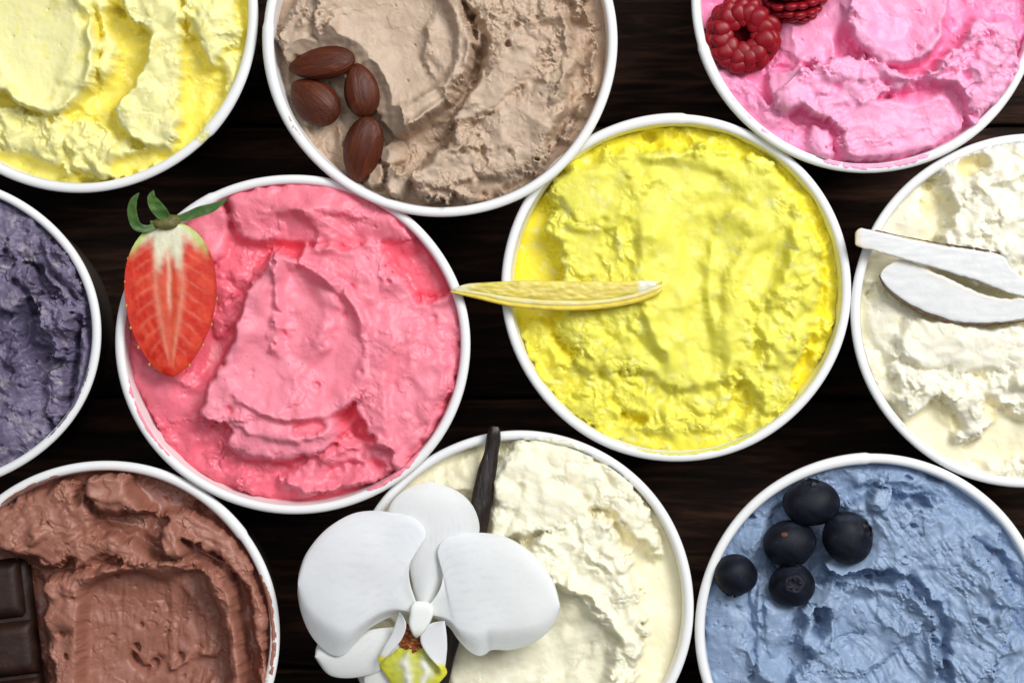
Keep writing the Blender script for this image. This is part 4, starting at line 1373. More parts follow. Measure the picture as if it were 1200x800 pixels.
def leaf(name, pts, widths, mat, parent, origin, th=1.4, fold=0.25):
    """pts: (px, py, z); widths: half widths in the plane"""
    P = np.array([W(*p) - origin for p in pts])
    P = catmull(P, False, 7)
    Wd = catmull([(w, 0.0) for w in widths], False, 7)[:, 0]
    n, m = len(P), 7
    V, F = [], []
    for side in (1, -1):
        for i in range(n):
            tg = P[min(i + 1, n - 1)] - P[max(i - 1, 0)]
            tg /= np.linalg.norm(tg)
            sd = np.cross(tg, (0, 0, 1.0))
            sd /= np.linalg.norm(sd) + 1e-9
            up = np.cross(sd, tg)
            for j in range(m):
                q = j / (m - 1) * 2 - 1
                z = fold * Wd[i] * abs(q) + side * th * 0.5 * (1 - q * q) + 0.05 * Wd[i] * math.sin(i * 0.8 + q * 3)
                V.append((P[i] + sd * q * Wd[i] + up * z) * S)
    k = n * m
    for i in range(n - 1):
        for j in range(m - 1):
            a = i * m + j
            F.append((a, a + 1, a + m + 1, a + m))
            F.append((k + a, k + a + m, k + a + m + 1, k + a + 1))
        for j in (0, m - 1):
            a = i * m + j
            F.append((a, a + m, k + a + m, k + a) if j == 0 else (a, k + a, k + a + m, a + m))
    return mesh_obj(name, V, F, mat, parent)


kb = tube("calyx", [W(178, 265, 24) - so, W(186, 262, 27) - so, W(197, 262, 28) - so, W(205, 258, 27) - so, W(211, 255, 25) - so], [3, 6.5, 8, 7, 3], KNOB, straw, 14, 0.8, 0.10, 3)
leaf("leaf", [(186, 263, 27), (172, 268, 29), (160, 264, 33), (155, 248, 38), (157, 235, 42), (163, 226, 44)], [3.5, 4, 5.5, 5.5, 4, 0.6], LEAF, straw, so)
leaf("leaf", [(198, 258, 27), (190, 250, 33), (182, 240, 38), (178, 231, 42), (180, 223, 44)], [4, 7.5, 7.5, 5, 0.6], LEAF, straw, so)
leaf("leaf", [(204, 258, 27), (218, 254, 29), (234, 248, 31), (250, 243, 33), (267, 233, 36)], [3.5, 5, 6, 5, 0.6], LEAF, straw, so)
leaf("leaf", [(190, 264, 27), (181, 262, 27), (176, 259, 28)], [3, 4, 0.6], LEAF, straw, so)

# ------------------------------------------------------------------ almonds
ALM = N("almond_skin")
v_ = ALM.coords((0.14, 1, 1))
g_ = ALM.noise(v_, 520, 5, 0.6, 0.8)
ALM.l(ALM.ramp(g_, [(0.28, (0.045, 0.0085, 0.0030)), (0.55, (0.088, 0.0170, 0.0050)), (0.80, (0.155, 0.036, 0.0095))]), ALM.b.inputs['Base Color'])
ALM.set(Roughness=0.5)
ALM.b.inputs['Specular IOR Level'].default_value = 0.35
ALM.bump(g_, 0.0005, 0.9)


def almond(px, py, z, L, Wd, Tk, ang, tilt, label, seed):
    nt, ns = 56, 48
    V, F = [], []
    for i in range(nt + 1):
        t = i / nt
        tt = 0.5 - 0.5 * math.cos(math.pi * t)
        r = (tt ** 0.50) * ((1 - tt) ** 0.64) * 2.0 * 0.985
        x = (tt - 0.45) * L
        for k in range(ns):
            a = 2 * math.pi * k / ns
            w = 1 + 0.022 * math.sin(a * 9 + seed + tt * 2) * math.sin(math.pi * tt) + 0.02 * math.sin(a * 4 + seed * 3 + 3 * tt)
            V.append((x * S, r * Wd / 2 * math.cos(a) * w * S, r * Tk / 2 * math.sin(a) * w * S))
    for i in range(nt):
        for k in range(ns):
            k2 = (k + 1) % ns
            F.append((i * ns + k, i * ns + k2, (i + 1) * ns + k2, (i + 1) * ns + k))
    o = mesh_obj("almond", V, F, ALM.m)
    bm = bmesh.new()
    bm.from_mesh(o.data)
    bmesh.ops.remove_doubles(bm, verts=bm.verts, dist=1e-6)
    bmesh.ops.recalc_face_normals(bm, faces=bm.faces)
    bm.to_mesh(o.data)
    bm.free()
    o.location = Vector(W(px, py, z)) * S
    o.rotation_euler = (math.radians(tilt[0]), math.radians(tilt[1]), math.radians(ang))
    thing(o, label, "almond", "almonds on the beige ice cream")


almond(381, 74, 8, 80, 43, 30, 188, (12, 6), "brown almond lying crossways, uppermost of the four in the beige ice cream", 1)
almond(371, 121, 0, 68, 54, 34, 140, (-10, 4), "plump brown almond beside the left inner wall of the beige tub", 2)
almond(424, 109, 6, 64, 46, 30, 100, (10, -4), "brown almond standing upright, rightmost of the four in the beige ice cream", 3)
almond(426, 172, 3, 80, 50, 32, 257, (-8, 8), "lighter reddish almond lying lowest, next to the beige tub's lower left rim", 4)

# ------------------------------------------------------------------ blueberries
BB = N("blueberry_skin")
v_ = BB.coords()
n1 = BB.noise(v_, 130, 5, 0.6, 0.5)
n2 = BB.noise(v_, 900, 3, 0.6)
bl_ = BB.ramp(n1, [(0.38, (0.0035, 0.004, 0.008)), (0.54, (0.007, 0.009, 0.018)), (0.72, (0.030, 0.038, 0.062))])
BB.l(bl_, BB.b.inputs['Base Color'])
BB.l(BB.ramp(n1, [(0.3, (0.50,) * 3), (0.8, (0.75,) * 3)]), BB.b.inputs['Roughness'])
BB.b.inputs['Specular IOR Level'].default_value = 0.22
BB.bump(n2, 0.00012, 0.5)
CROWN = simple_mat("berry_crown", (0.006, 0.006, 0.010), (0.02, 0.018, 0.022), 500, 0.6, 0.0002)
SCAR = simple_mat("stem_scar", (0.10, 0.030, 0.010), (0.16, 0.05, 0.014), 500, 0.7, 0.0003)


def blueberry(px, py, z, rx, ry, rz, crown, label, seed, scar=None):
    nl, nt = 56, 40
    V, F = [], []
    root = empty("blueberry", W(px, py, z), label, "blueberry", "blueberries on the blue ice cream")
    q = Vector((0, 0, 1)).rotation_difference(Vector(crown).normalized())
    sc = Matrix.Diagonal((rx, ry, rz))
    for i in range(nt + 1):
        th = math.pi * i / nt
        for k in range(nl):
            a = 2 * math.pi * k / nl
            rr = 1 + 0.03 * math.sin(2 * a + seed) * math.sin(th) + 0.022 * math.sin(3 * a + th * 3 + seed) * math.sin(th)
            rim = math.exp(-((th - 0.36 - 0.05 * math.cos(5 * a)) / 0.09) ** 2) * 0.055
            hole = -0.17 * (1 - min(1, th / 0.34)) ** 0.8 if th < 0.34 else 0
            rr += rim + hole
            p = Vector((math.sin(th) * math.cos(a), math.sin(th) * math.sin(a), math.cos(th) * 0.93)) * rr
            p.rotate(q)
            V.append(sc @ p * S)
    for i in range(nt):
        for k in range(nl):
            k2 = (k + 1) % nl
            F.append((i * nl + k, (i + 1) * nl + k, (i + 1) * nl + k2, i * nl + k2))
    o = mesh_obj("skin", V, F, BB.m, root)
    bm = bmesh.new()
    bm.from_mesh(o.data)
    bmesh.ops.remove_doubles(bm, verts=bm.verts, dist=1e-6)
    bmesh.ops.recalc_face_normals(bm, faces=bm.faces)
    bm.to_mesh(o.data)
    bm.free()
    V, F = [], []
    for k in range(5):
        a = 2 * math.pi * k / 5 + 0.3
        b0 = len(V)
        for (da, th, out) in ((-0.42, 0.34, 1.02), (0.42, 0.34, 1.02), (0.22, 0.24, 1.09), (0.0, 0.16, 1.12), (-0.22, 0.24, 1.09)):
            for e in (0, -0.03):
                p = Vector((math.sin(th) * math.cos(a + da), math.sin(th) * math.sin(a + da), math.cos(th) * 0.93)) * (out + e)
                p.rotate(q)
                V.append(sc @ p * S)
        tp = [b0 + 2 * j for j in range(5)]
        F.append(tuple(tp))
        F.append(tuple(t + 1 for t in reversed(tp)))
        for j in range(5):
            j2 = (j + 1) % 5
            F.append((tp[j], tp[j] + 1, tp[j2] + 1, tp[j2]))
    mesh_obj("crown", V, F, CROWN, root, smooth=False)
    if scar:
        bm = bmesh.new()
        bmesh.ops.create_uvsphere(bm, u_segments=14, v_segments=8, radius=1)
        d = Vector(scar).normalized()
        qq = Vector((0, 0, 1)).rotation_difference(d)
        for vv in bm.verts:
            p = Vector((vv.co.x * 0.13, vv.co.y * 0.10, vv.co.z * 0.035))
            p.rotate(qq)
            vv.co = (sc @ (d * 0.985 + p)) * S
        me = bpy.data.meshes.new("stem_scar")
        bm.to_mesh(me)
        bm.free()
        me.materials.append(SCAR)
        link(bpy.data.objects.new("stem_scar", me), root)
    return root


cb = CR['blueberry']
blueberry(951, 589, 0, 33, 29, 28, (-0.1, 0.95, 0.35), "large oval blueberry touching the tub's upper left rim, topmost of the five", 1)
blueberry(925, 636, -4, 31, 29, 27, (0.2, -0.8, 0.1), "blueberry with a small orange stem scar, in the middle of the cluster", 2, scar=(-0.25, 0.42, 0.85))
blueberry(993, 630, 4, 30.5, 32, 29, (0.75, 0.35, 0.42), "round blueberry with its crown facing right, rightmost of the five", 3)
blueberry(862, 673, -5, 26, 26, 25, (-0.2, -0.9, 0.1), "small lone blueberry beside the left rim, apart from the other four", 4)
blueberry(928, 685, -6, 28, 25, 25, (0.05, 0.15, 1.0), "blueberry with its crown facing up, lowest of the cluster", 5)

# ------------------------------------------------------------------ raspberries
RB = N("raspberry_drupelet")
v_ = RB.coords()
RB.l(RB.ramp(RB.noise(v_, 160, 4), [(0.3, (0.16, 0.003, 0.009)), (0.7, (0.38, 0.009, 0.018))]), RB.b.inputs['Base Color'])
RB.set(Roughness=0.38)
RB.b.inputs['Subsurface Weight'].default_value = 0.5
RB.b.inputs['Subsurface Radius'].default_value = (1, .15, .12)
RB.b.inputs['Subsurface Scale'].default_value = 0.0022
RB.b.inputs['Specular IOR Level'].default_value = 0.3
RB.bump(RB.noise(v_, 1400, 4), 0.00012, 0.6)
RCORE = simple_mat("raspberry_core", (0.035, 0.0012, 0.002), (0.07, 0.002, 0.004), 300, 0.9, 0.0004, 0.0, spec=0.05)
bm = bmesh.new()
bmesh.ops.create_icosphere(bm, subdivisions=3, radius=1.0)
for vv in bm.verts:
    vv.co *= S * (1 + 0.05 * math.sin(vv.co.x * 4 + vv.co.y * 3))
dru_me = bpy.data.meshes.new("drupelet")
bm.to_mesh(dru_me)
bm.free()
dru_me.polygons.foreach_set("use_smooth", [True] * len(dru_me.polygons))
dru_me.materials.append(RB.m)


def raspberry(px, py, z, R, H, axis, label, seed):
    """hollow berry: drupelets in rings round a dark core; axis points out of the hollow"""
    rs = random.Random(seed)
    root = empty("raspberry", W(px, py, z), label, "raspberry", "raspberries on the candy pink ice cream")
    q = Vector((0, 0, 1)).rotation_difference(Vector(axis).normalized())
    root.rotation_mode = 'QUATERNION'
    root.rotation_quaternion = q
    # (ring radius, height, count, size)
    rings = [(0.48, 0.10, 8, 0.19), (0.65, 0.16, 12, 0.21), (0.82, 0.03, 15, 0.205), (0.86, -0.2, 15, 0.21), (0.82, -0.50, 14, 0.21), (0.66, -0.78, 11, 0.21), (0.40, -0.98, 7, 0.21), (0.0, -1.08, 1, 0.22)]
    for ri, (rr, hh, n, sz) in enumerate(rings):
        for k in range(n):
            a = 2 * math.pi * (k + 0.5 * (ri % 2)) / n + rs.uniform(-0.10, 0.10)
            r2 = rr * R * rs.uniform(0.95, 1.04)
            o = link(bpy.data.objects.new("drupelet", dru_me), root)
            o.location = (r2 * math.cos(a) * S, r2 * math.sin(a) * S, (hh * H + rs.uniform(-1.5, 1.5)) * S)
            s_ = sz * R * rs.uniform(0.9, 1.1)
            o.scale = (s_ * 1.38, s_ * 1.26, s_ * 0.68)
            o.rotation_euler = (0, 0, a)
    V, F = [], []
    prof = [(0.001, -0.24), (0.14, -0.22), (0.28, -0.12), (0.33, 0.02), (0.44, 0.14), (0.62, 0.20), (0.78, 0.06), (0.86, -0.2), (0.80, -0.5), (0.64, -0.78), (0.38, -0.98), (0.01, -1.08)]
    for k in range(32):
        a = 2 * math.pi * k / 32
        st = 1 + 0.25 * math.cos(5 * a + 0.6)
        for j, (r, h) in enumerate(prof):
            rr = r * R * (st if j < 4 else 1)
            V.append((rr * math.cos(a) * S, rr * math.sin(a) * S, h * H * S))
    m = len(prof)
    for k in range(32):
        k2 = (k + 1) % 32
        for j in range(m - 1):
            F.append((k * m + j, k2 * m + j, k2 * m + j + 1, k * m + j + 1))
    mesh_obj("core", V, F, RCORE, root)


raspberry(870, 41, 6, 41, 34, (-0.04, -0.05, 1), "dark red raspberry with its star shaped hollow facing up, beside the pink tub's left rim", 4)
raspberry(931, -17, 4, 35, 38, (-0.1, 0.9, 0.25), "bright red raspberry cut off by the top edge of the photograph", 9)

# ------------------------------------------------------------------ lemon slice
lo = W(650, 345, 16)
lem = empty("lemon_slice", lo, "thin translucent lemon slice lying from the pink tub's rim onto the yellow ice cream", "lemon slice")
TOPC = [(527, 340.5), (545, 333), (575, 330.5), (620, 328.5), (670, 329.5), (720, 329.5), (750, 328.5), (776, 329.5)]
RINDI = [(530, 341.5), (560, 346), (600, 354.5), (650, 358.5), (700, 357), (740, 350.5), (766, 342), (776, 337)]
RINDO = [(527, 342.5), (560, 350.5), (600, 359.5), (650, 363.8), (700, 362.5), (740, 356.5), (766, 348), (776.5, 341)]


def lz(x):
    return 15 + 3.0 * np.sin((x - 527) / 250 * np.pi) - 0.012 * (x - 650)


def mk_lem(name, A, B, off, th, col, m=24, hb=4.0, dmp=0.5, mat=None):
    def tp(t, v, x, y):
        return lz(x) + off, th + dmp * fbm(x / 9, y / 4, 2, 5)

    def bt(t, v, x, y):
        return hb + 0 * t
    return strip_solid(name, A, B, 120, m, tp, bt, mat, lem, lo, color=col, ends=0.03)


LEMF = tinted_mat("lemon_flesh", 0.4, 0.55, 0.0002, 420, (1, .9, .4), 0.12, 0.0025)
LEMP = tinted_mat("lemon_peel", 0.4, 0.3, 0.0002, 700, (1, .8, .3), 0.1, 0.0012)


def c_fl(t, v, x, y, s_):
    c = np.array((0.78, 0.66, 0.13)) * np.ones(t.shape + (3,))
    c = lerp3(c, (0.62, 0.50, 0.10), 0.8 * sst(0.0, 0.6, fbm(x / 22, y / 3.5, 3, 3)))
    c = lerp3(c, (0.80, 0.70, 0.24), 0.6 * sst(0.15, 0.75, fbm(x / 30, y / 4 + 7, 3, 8)))
    c = lerp3(c, (0.45, 0.38, 0.10), 0.7 * sst(0.4, 0.9, pn(x / 12, y / 3, 12)) * (x < 620))
    c = lerp3(c, (0.88, 0.84, 0.66), sst(745, 752, x) * (1 - sst(768, 772, x)))
    c = lerp3(c, (0.85, 0.80, 0.55), (1 - sst(540, 562, x)) * 0.8)
    return c


def c_pi(t, v, x, y, s_):
    c = np.array((0.80, 0.72, 0.36)) * np.ones(t.shape + (3,))
    return lerp3(c, (0.84, 0.72, 0.22), 0.8 * sst(0.1, 0.9, pn(x / 14, y / 5, 5) + 0.4))


def c_pe(t, v, x, y, s_):
    c = np.array((0.80, 0.63, 0.07)) * np.ones(t.shape + (3,))
    return lerp3(c, (0.76, 0.50, 0.03), sst(0.1, 0.9, pn(x / 10, y / 5, 6)))


MID = [(535, 340.5), (560, 342.5), (600, 349), (650, 353), (700, 352.5), (740, 346), (765, 337), (775.5, 333)]
mk_lem("flesh", TOPC, MID, 0.0, 3.0, c_fl, 26, 4.0, 0.9, LEMF)
mk_lem("pith", [(x, y - 1.2) for x, y in MID], RINDI, -0.3, 3.4, c_pi, 12, 4.0, 0.3, LEMP)
mk_lem("peel", [(x, y - 0.8) for x, y in RINDI], RINDO, -0.6, 3.6, c_pe, 10, 4.5, 0.3, LEMP)

# ------------------------------------------------------------------ coconut pieces
COCO = tinted_mat("coconut_flesh", 0.42, 0.3, 0.00015, 500, (1, .95, .9), 0.15, 0.0014, vary=0.05)
HUSK = simple_mat("coconut_skin", (0.055, 0.022, 0.012), (0.16, 0.075, 0.04), 500, 0.7, 0.0005)


def coco(A, B, zf, th, hb, skinA, skinB, label, pos, seed, warmend):
    o3 = W(*pos)
    root = empty("coconut_piece", o3, label, "coconut", "coconut pieces on the creamy white ice cream")

    def tp(t, v, x, y):
        return zf(x, y), th + 0.22 * fbm(x / 30, y / 7, 2, seed)

    def bt(t, v, x, y):
        return hb + 0 * t

    def col(t, v, x, y, s_):
        c = lerp3((0.74, 0.745, 0.75), (0.70, 0.705, 0.71), sst(-0.3, 0.8, fbm(x / 40, y / 3.5, 3, seed + 3))) * np.ones(t.shape + (3,))
        c = lerp3(c, (0.70, 0.60, 0.44), warmend(x, y, t, v))
        return c
    A = resample(catmull(A, False, 6), 110)
    B = resample(catmull(B, False, 6), 110)
    A[:, 1] += 1.1 * fbm(A[:, 0] / 9, A[:, 1] / 9, 3, seed + 21)
    B[:, 1] += 0.8 * fbm(B[:, 0] / 9, B[:, 1] / 9, 3, seed + 22)
    strip_solid("flesh", A, B, 110, 26, tp, bt, COCO, root, o3, color=col, ends=0.02, pw=18, curve=False)
    # the brown skin: a thin ragged ribbon on the outer edge
    P = resample(catmull(skinA, False, 6), 90)
    Q = resample(catmull(skinB, False, 6), 90)
    Q = Q + (1.3 * fbm(Q[:, 0] / 7, Q[:, 1] / 7, 3, seed))[:, None]

    def tp2(t, v, x, y):
        return zf(x, y) - 0.6, th * 0.75 + 0.5 * pn(x / 4, y / 4, seed)
    strip_solid("skin", P, Q, 90, 8, tp2, bt, HUSK, root, o3, ends=0.02, curve=False)


coco([(1002, 272), (1006, 268), (1012, 267.5), (1030, 272), (1055, 278), (1090, 285), (1130, 291), (1160, 296), (1177, 300), (1183, 311), (1195, 322), (1212, 338)],
     [(1002, 284), (1003, 287.5), (1012, 291), (1035, 297), (1062, 305), (1095, 314), (1125, 323), (1150, 331), (1170, 339), (1186, 345), (1200, 347), (1212, 346)],
     lambda x, y: 22 - 0.035 * (x - 1000), 3.5, 4.5,
     [(1025, 270.3), (1055, 277), (1090, 284), (1130, 290), (1160, 295), (1178, 299.5)],
     [(1025, 269.6), (1055, 275.6), (1090, 282.6), (1130, 288.4), (1160, 293.2), (1179, 297.5)],
     "long straight coconut strip with thin brown skin, upper of the two, jutting over the rim", (1100, 300, 20), 1,
     lambda x, y, t, v: (1 - sst(1003, 1012, x)) + 0.5 * sst(0.7, 1.0, v) * (1 - sst(1010, 1080, x)))
coco([(1031, 320), (1040, 311), (1054, 304), (1070, 307), (1090, 316), (1110, 325), (1130, 335), (1150, 344), (1170, 349), (1195, 349), (1225, 345)],
     [(1031, 322), (1036, 332), (1046, 343), (1060, 353), (1080, 364), (1100, 371), (1120, 377), (1145, 379), (1170, 378), (1195, 375), (1225, 368)],
     lambda x, y: 10 + 0.02 * (x - 1030), 3.5, 6.0,
     [(1030.5, 322), (1036, 333), (1046, 344), (1060, 354), (1080, 365), (1100, 372), (1120, 378), (1145, 380), (1170, 379), (1195, 376), (1225, 369)],
     [(1029.5, 323), (1034.5, 334.5), (1045, 346), (1059, 356), (1079, 367.5), (1099, 374.2), (1120, 380), (1145, 381.8), (1170, 380.8), (1195, 377.8), (1225, 371)],
     "curved coconut crescent with a dark brown lower edge, lying below the straight strip", (1110, 345, 12), 2,
     lambda x, y, t, v: 0.5 * (1 - sst(0.0, 0.25, v)))

# ------------------------------------------------------------------ chocolate bar
CH = N("dark_chocolate")
v_ = CH.coords()
CH.l(CH.ramp(CH.noise(v_, 130, 5, 0.6), [(0.3, (0.012, 0.0042, 0.0026)), (0.72, (0.034, 0.0125, 0.007))]), CH.b.inputs['Base Color'])
CH.set(Roughness=0.55)
CH.b.inputs['Specular IOR Level'].default_value = 0.3
CH.bump(CH.noise(v_, 500, 5), 0.00025, 0.6)
bo = W(0, 722, -14)
bar = empty("chocolate_bar", bo, "dark chocolate bar of moulded squares sunk in the brown ice cream at the left edge", "chocolate")
bar.rotation_euler = (math.radians(-2), math.radians(4), math.radians(7))


def block(name, x0, y0, x1, y1, z0, z1, bev, parent, seed=0, n=14):
    V, F = [], []
    xs = np.linspace(0, 1, n)
    for (i, ty) in enumerate(xs):
        for (j, tx) in enumerate(xs):
            x = x0 + (x1 - x0) * tx
            y = y0 + (y1 - y0) * ty
            d = min(x - x0, x1 - x, y - y0, y1 - y)
            z = z0 + (z1 - z0) * min(1, max(0, d) / bev) ** 0.6
            z += 0.5 * float(pn(np.array([x / 14.0]), np.array([y / 14.0]), seed)[0])
            V.append((x * S, y * S, z * S))
    k = n * n
    for i in range(n - 1):
        for j in range(n - 1):
            a = i * n + j
            F.append((a, a + 1, a + n + 1, a + n))
    lp = [j for j in range(n)] + [i * n + n - 1 for i in range(1, n)] + [(n - 1) * n + j for j in range(n - 2, -1, -1)] + [i * n for i in range(n - 2, 0, -1)]
    b0 = len(V)
    for a in lp:
        V.append((V[a][0], V[a][1], (z0 - 3) * S))
    L = len(lp)
    for q in range(L):
        q2 = (q + 1) % L
        F.append((lp[q2], lp[q], b0 + q, b0 + q2))
    F.append(tuple(b0 + q for q in reversed(range(L))))
    return mesh_obj(name, V, F, CH.m, parent)


block("slab", -112, -156, 40, 66, -14, -6, 4, bar, 1, 20)
for ci, (xa, xb) in enumerate(((-110, -38), (-34, 38))):
    for ri, (ya, yb) in enumerate(((-4, 64), (-72, -8), (-152, -76))):
        xe = xb - (8 if (ci == 1 and ri == 0) else 0)
        block("square", xa, ya, xe, yb, -6, 6, 9, bar, ci * 3 + ri)

# ------------------------------------------------------------------ vanilla pod
vo = W(565, 600, 6)
POD = N("vanilla_pod_skin")
v_ = POD.coords((1, 0.12, 1))
g_ = POD.noise(v_, 700, 5, 0.6, 0.6)
POD.l(POD.ramp(g_, [(0.3, (0.0045, 0.0022, 0.0016)), (0.6, (0.016, 0.0075, 0.005)), (0.8, (0.05, 0.024, 0.014))]), POD.b.inputs['Base Color'])
POD.set(Roughness=0.4)
POD.bump(g_, 0.0006, 0.9)
pp = [(580, 499, 9), (579, 508, 8), (576, 530, 7), (569, 560, 7), (564, 590, 8), (558, 620, 8), (548, 670, 7), (534, 730, 6), (524, 775, 5), (514, 830, 4)]
rr_ = [4.5, 7.8, 8.5, 11.5, 12.5, 12, 11, 10, 8, 5]
pod = tube("vanilla_pod", [W(*p) - vo for p in pp], rr_, POD.m, None, 28, 0.6, 0.035, 2)
pod.location = Vector(vo) * S
thing(pod, "dark wrinkled vanilla pod leaning on the rim behind the white orchid", "vanilla pod")

# ------------------------------------------------------------------ orchid
oo = W(492, 715, 36)
orch = empty("orchid_flower", oo, "large white orchid blossom with a yellow lip lying across the vanilla tub's left rim", "orchid")
PET = tinted_mat("orchid_petal", 0.62, 0.5, 0.00010, 500, (1, .97, .9), 0.0, 0.0028, vary=0.012, spec=0.25)


def petal(name, A, B, zc, col, th=0.8, n=70, m=44, vein=0.35, ends=0.03):
    def tp(t, v, x, y):
        vv = vein * (np.sin(v * np.pi * 26 + 3.1 * pn(x / 34, y / 34, 2)) * 0.35 + 0.8 * fbm(x / 34, y / 34, 2, 4)) * (1 - t * 0.6)
        return zc(t, v, x, y), th + vv * 0.35

    def bt(t, v, x, y):
        return th + 0 * t
    return strip_solid(name, A, B, n, m, tp, bt, PET, orch, oo, color=col, ends=ends, pw=12)


def white(base=(0.86, 0.885, 0.91), greens=0.5):
    def f(t, v, x, y, s_):
        c = np.array(base) * np.ones(t.shape + (3,))
        c = lerp3(c, (0.74, 0.80, 0.66), greens * (1 - sst(0.0, 0.22, t)))
        ph = v * 13 + 0.5 * pn(x / 34, y / 34, 2)
        ln = np.exp(-((ph - np.round(ph)) / 0.09) ** 2)
        c = lerp3(c, (0.70, 0.74, 0.79), 0.38 * ln * (1 - sst(0.35, 0.97, t)) * sst(0.02, 0.1, t))
        c = lerp3(c, (0.70, 0.75, 0.66), 0.40 * sst(0.80, 1.0, v))
        return c
    return f


# sepals behind
petal("sepal", [(489, 718), (484, 690), (478, 660), (468, 625), (456, 600), (463, 583), (480, 571), (504, 564)],
      [(506, 718), (514, 690), (530, 662), (553, 642), (562, 620), (555, 594), (536, 575), (506, 564)],
      lambda t, v, x, y: 24 + 6 * (1 - (2 * v - 1) ** 2) * (1 - sst(0.7, 1, t)) + 3 * np.sin(t * 3.1), white())
petal("sepal", [(486, 735), (450, 735), (410, 742), (378, 748), (371, 757), (369, 768)],
      [(488, 752), (466, 775), (440, 788), (410, 794), (385, 790), (369, 770)],
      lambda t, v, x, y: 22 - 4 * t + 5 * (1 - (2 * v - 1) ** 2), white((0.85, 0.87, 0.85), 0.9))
petal("sepal", [(478, 742), (450, 764), (430, 784), (427, 800), (432, 840), (460, 866)],
      [(498, 742), (506, 770), (508, 800), (502, 835), (482, 860), (462, 866)],
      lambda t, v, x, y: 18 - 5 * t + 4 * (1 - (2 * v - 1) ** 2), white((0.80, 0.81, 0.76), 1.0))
# the two broad petals
petal("petal", [(490, 712), (485, 697), (480, 680), (480, 662), (488, 645), (498, 630), (497, 618), (484, 606), (463, 601), (440, 598), (412, 602), (382, 620), (360, 646), (351, 668), (349, 682)],
      [(487, 722), (474, 720), (460, 722), (446, 728), (430, 738), (416, 752), (404, 765), (392, 768), (376, 758), (362, 740), (353, 718), (349, 698), (349, 686)],
      lambda t, v, x, y: 36 + 8 * np.sin(np.clip(t, 0, 1) * 2.4) - 7 * np.abs(2 * v - 1) ** 3 * sst(0.05, 0.6, t) + 2.6 * np.sin(t * 9 + v * 4) * np.abs(2 * v - 1) ** 2 - 10 * sst(0.8, 1.0, v) * (1 - sst(0.5, 0.95, t)) + 1.0 * pn(x / 40, y / 40, 3), white((0.875, 0.905, 0.94)), n=90, m=60)
petal("petal", [(498, 712), (508, 702), (516, 688), (519, 672), (515, 657), (513, 645), (520, 633), (540, 626), (568, 624), (598, 631), (628, 652), (648, 680), (656, 706)],
      [(503, 722), (516, 727), (527, 735), (536, 748), (548, 761), (560, 768), (569, 766), (577, 761), (600, 761), (625, 753), (644, 738), (654, 722), (656, 712)],
      lambda t, v, x, y: 37 + 8 * np.sin(np.clip(t, 0, 1) * 2.4) - 7 * np.abs(2 * v - 1) ** 3 * sst(0.05, 0.6, t) + 2.6 * np.sin(t * 8 + v * 4 + 1) * np.abs(2 * v - 1) ** 2 - 7 * sst(0.8, 1.0, v) * (1 - sst(0.5, 0.95, t)) - 4 * np.exp(-(((x - 570 + (y - 768) * 0.12) / 3.5) ** 2)) * sst(735, 766, y) + 1.0 * pn(x / 40, y / 40, 9), white((0.875, 0.905, 0.94)), n=90, m=60)


# lip
def c_side(t, v, x, y, s_):
    c = np.array((0.82, 0.84, 0.87)) * np.ones(t.shape + (3,))
    return lerp3(c, (0.72, 0.66, 0.03), sst(0.80, 0.93, t))


def c_lip(t, v, x, y, s_):
    c = np.array((0.60, 0.62, 0.07)) * np.ones(t.shape + (3,))
    c = lerp3(c, (0.72, 0.66, 0.03), sst(0.35, 0.5, np.abs(v - 0.5)))
    w = 0.05 * pn(x / 9, y / 9, 7)
    c = lerp3(c, (0.84, 0.84, 0.72), np.exp(-((v - 0.40 + w) / 0.085) ** 2) * sst(0.16, 0.34, t))
    c = lerp3(c, (0.84, 0.84, 0.72), np.exp(-((v - 0.70 + w) / 0.075) ** 2) * sst(0.18, 0.36, t))
    c = lerp3(c, (0.33, 0.10, 0.02), (1 - sst(0.04, 0.17, t)) * np.clip(0.8 + 0.6 * pn(x / 2.5, y / 2.5, 2), 0, 1))
    c = lerp3(c, (0.30, 0.10, 0.02), 0.8 * sst(0.45, 0.7, pn(x / 2.2, y / 2.2, 12)) * (1 - sst(0.1, 0.32, t)))
    c = lerp3(c, (0.78, 0.76, 0.50), 0.6 * sst(0.6, 0.95, t))
    return c


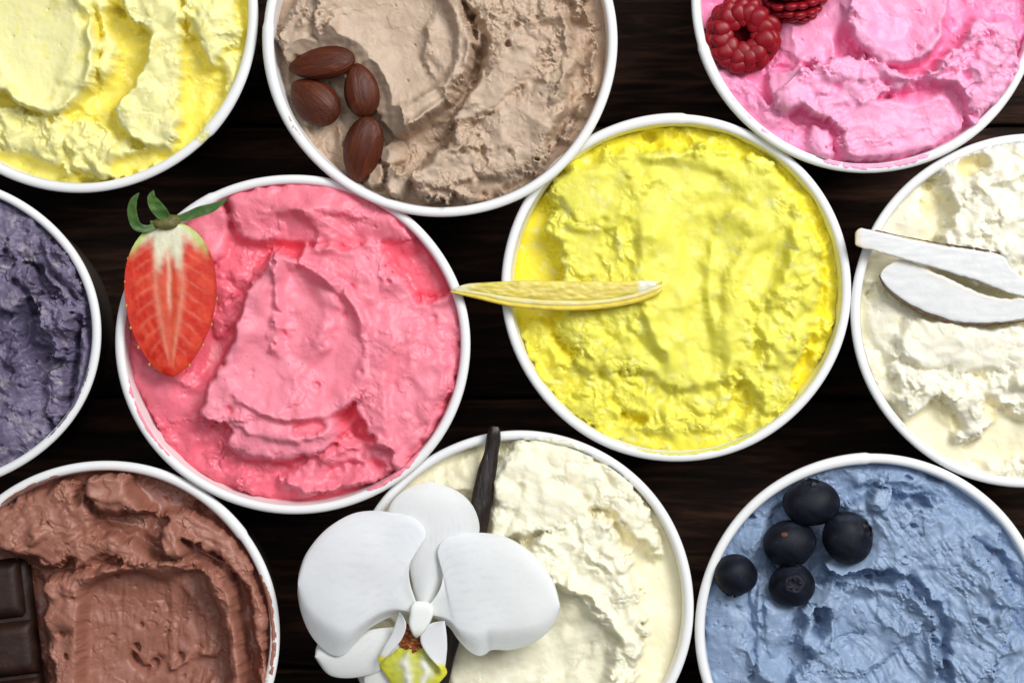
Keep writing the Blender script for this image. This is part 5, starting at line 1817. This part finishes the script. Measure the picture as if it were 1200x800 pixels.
def c_cal(t, v, x, y, s_):
    c = np.array((0.20, 0.035, 0.012)) * np.ones(t.shape + (3,))
    return lerp3(c, (0.55, 0.30, 0.06), sst(0.1, 0.7, pn(x / 2.5, y / 2.5, 5)))


petal("lip", [(478, 744), (468, 754), (455, 764), (443, 775), (449, 786), (458, 800), (462, 825), (472, 850)],
      [(496, 744), (504, 756), (514, 770), (524, 786), (518, 796), (508, 808), (500, 828), (486, 850)],
      lambda t, v, x, y: 27 + 5 * np.sin(t * 2.6) - 7 * np.abs(2 * v - 1) ** 2 + 3 * np.exp(-((v - 0.40) / 0.08) ** 2) + 3 * np.exp(-((v - 0.70) / 0.08) ** 2) + 1.5 * np.sin(t * 14) * np.abs(2 * v - 1) ** 2 + 0.8 * pn(x / 7, y / 7, 5), c_lip, 1.0)
petal("callus", [(474, 730), (466, 744), (468, 756), (480, 764)], [(500, 730), (506, 742), (502, 756), (488, 765)],
      lambda t, v, x, y: 27 + 4 * (1 - (2 * v - 1) ** 2) + 3.0 * pn(x / 3, y / 3, 6), c_cal, 2.0, 24, 20, 0.0, 0.2)
petal("side_lobe", [(468, 717), (464, 728), (459, 742), (450, 758), (442, 774)], [(469, 717), (476, 731), (471, 748), (459, 762), (445, 776)],
      lambda t, v, x, y: 40 - 6 * t + 5 * v, c_side, 1.2, 40, 16, 0.0, 0.05)
petal("side_lobe", [(520, 727), (505, 730), (495, 739), (493, 752), (502, 768), (519, 786)], [(521, 727), (523, 740), (524, 756), (523, 770), (521, 786)],
      lambda t, v, x, y: 41 - 6 * t + 4 * (1 - v), c_side, 1.2, 40, 16, 0.0, 0.05)


def c_colm(t, v, x, y, s_):
    c = np.array((0.82, 0.84, 0.82)) * np.ones(t.shape + (3,))
    return lerp3(c, (0.78, 0.80, 0.62), sst(0.7, 1, t))


petal("column", [(486, 704), (481, 711), (480, 720), (479, 731), (483, 742), (487, 747)], [(500, 704), (505, 708), (508, 715), (505, 727), (497, 740), (489, 747)],
      lambda t, v, x, y: 40 + 0 * t, c_colm, 7.0, 40, 24, 0.0, 0.3)
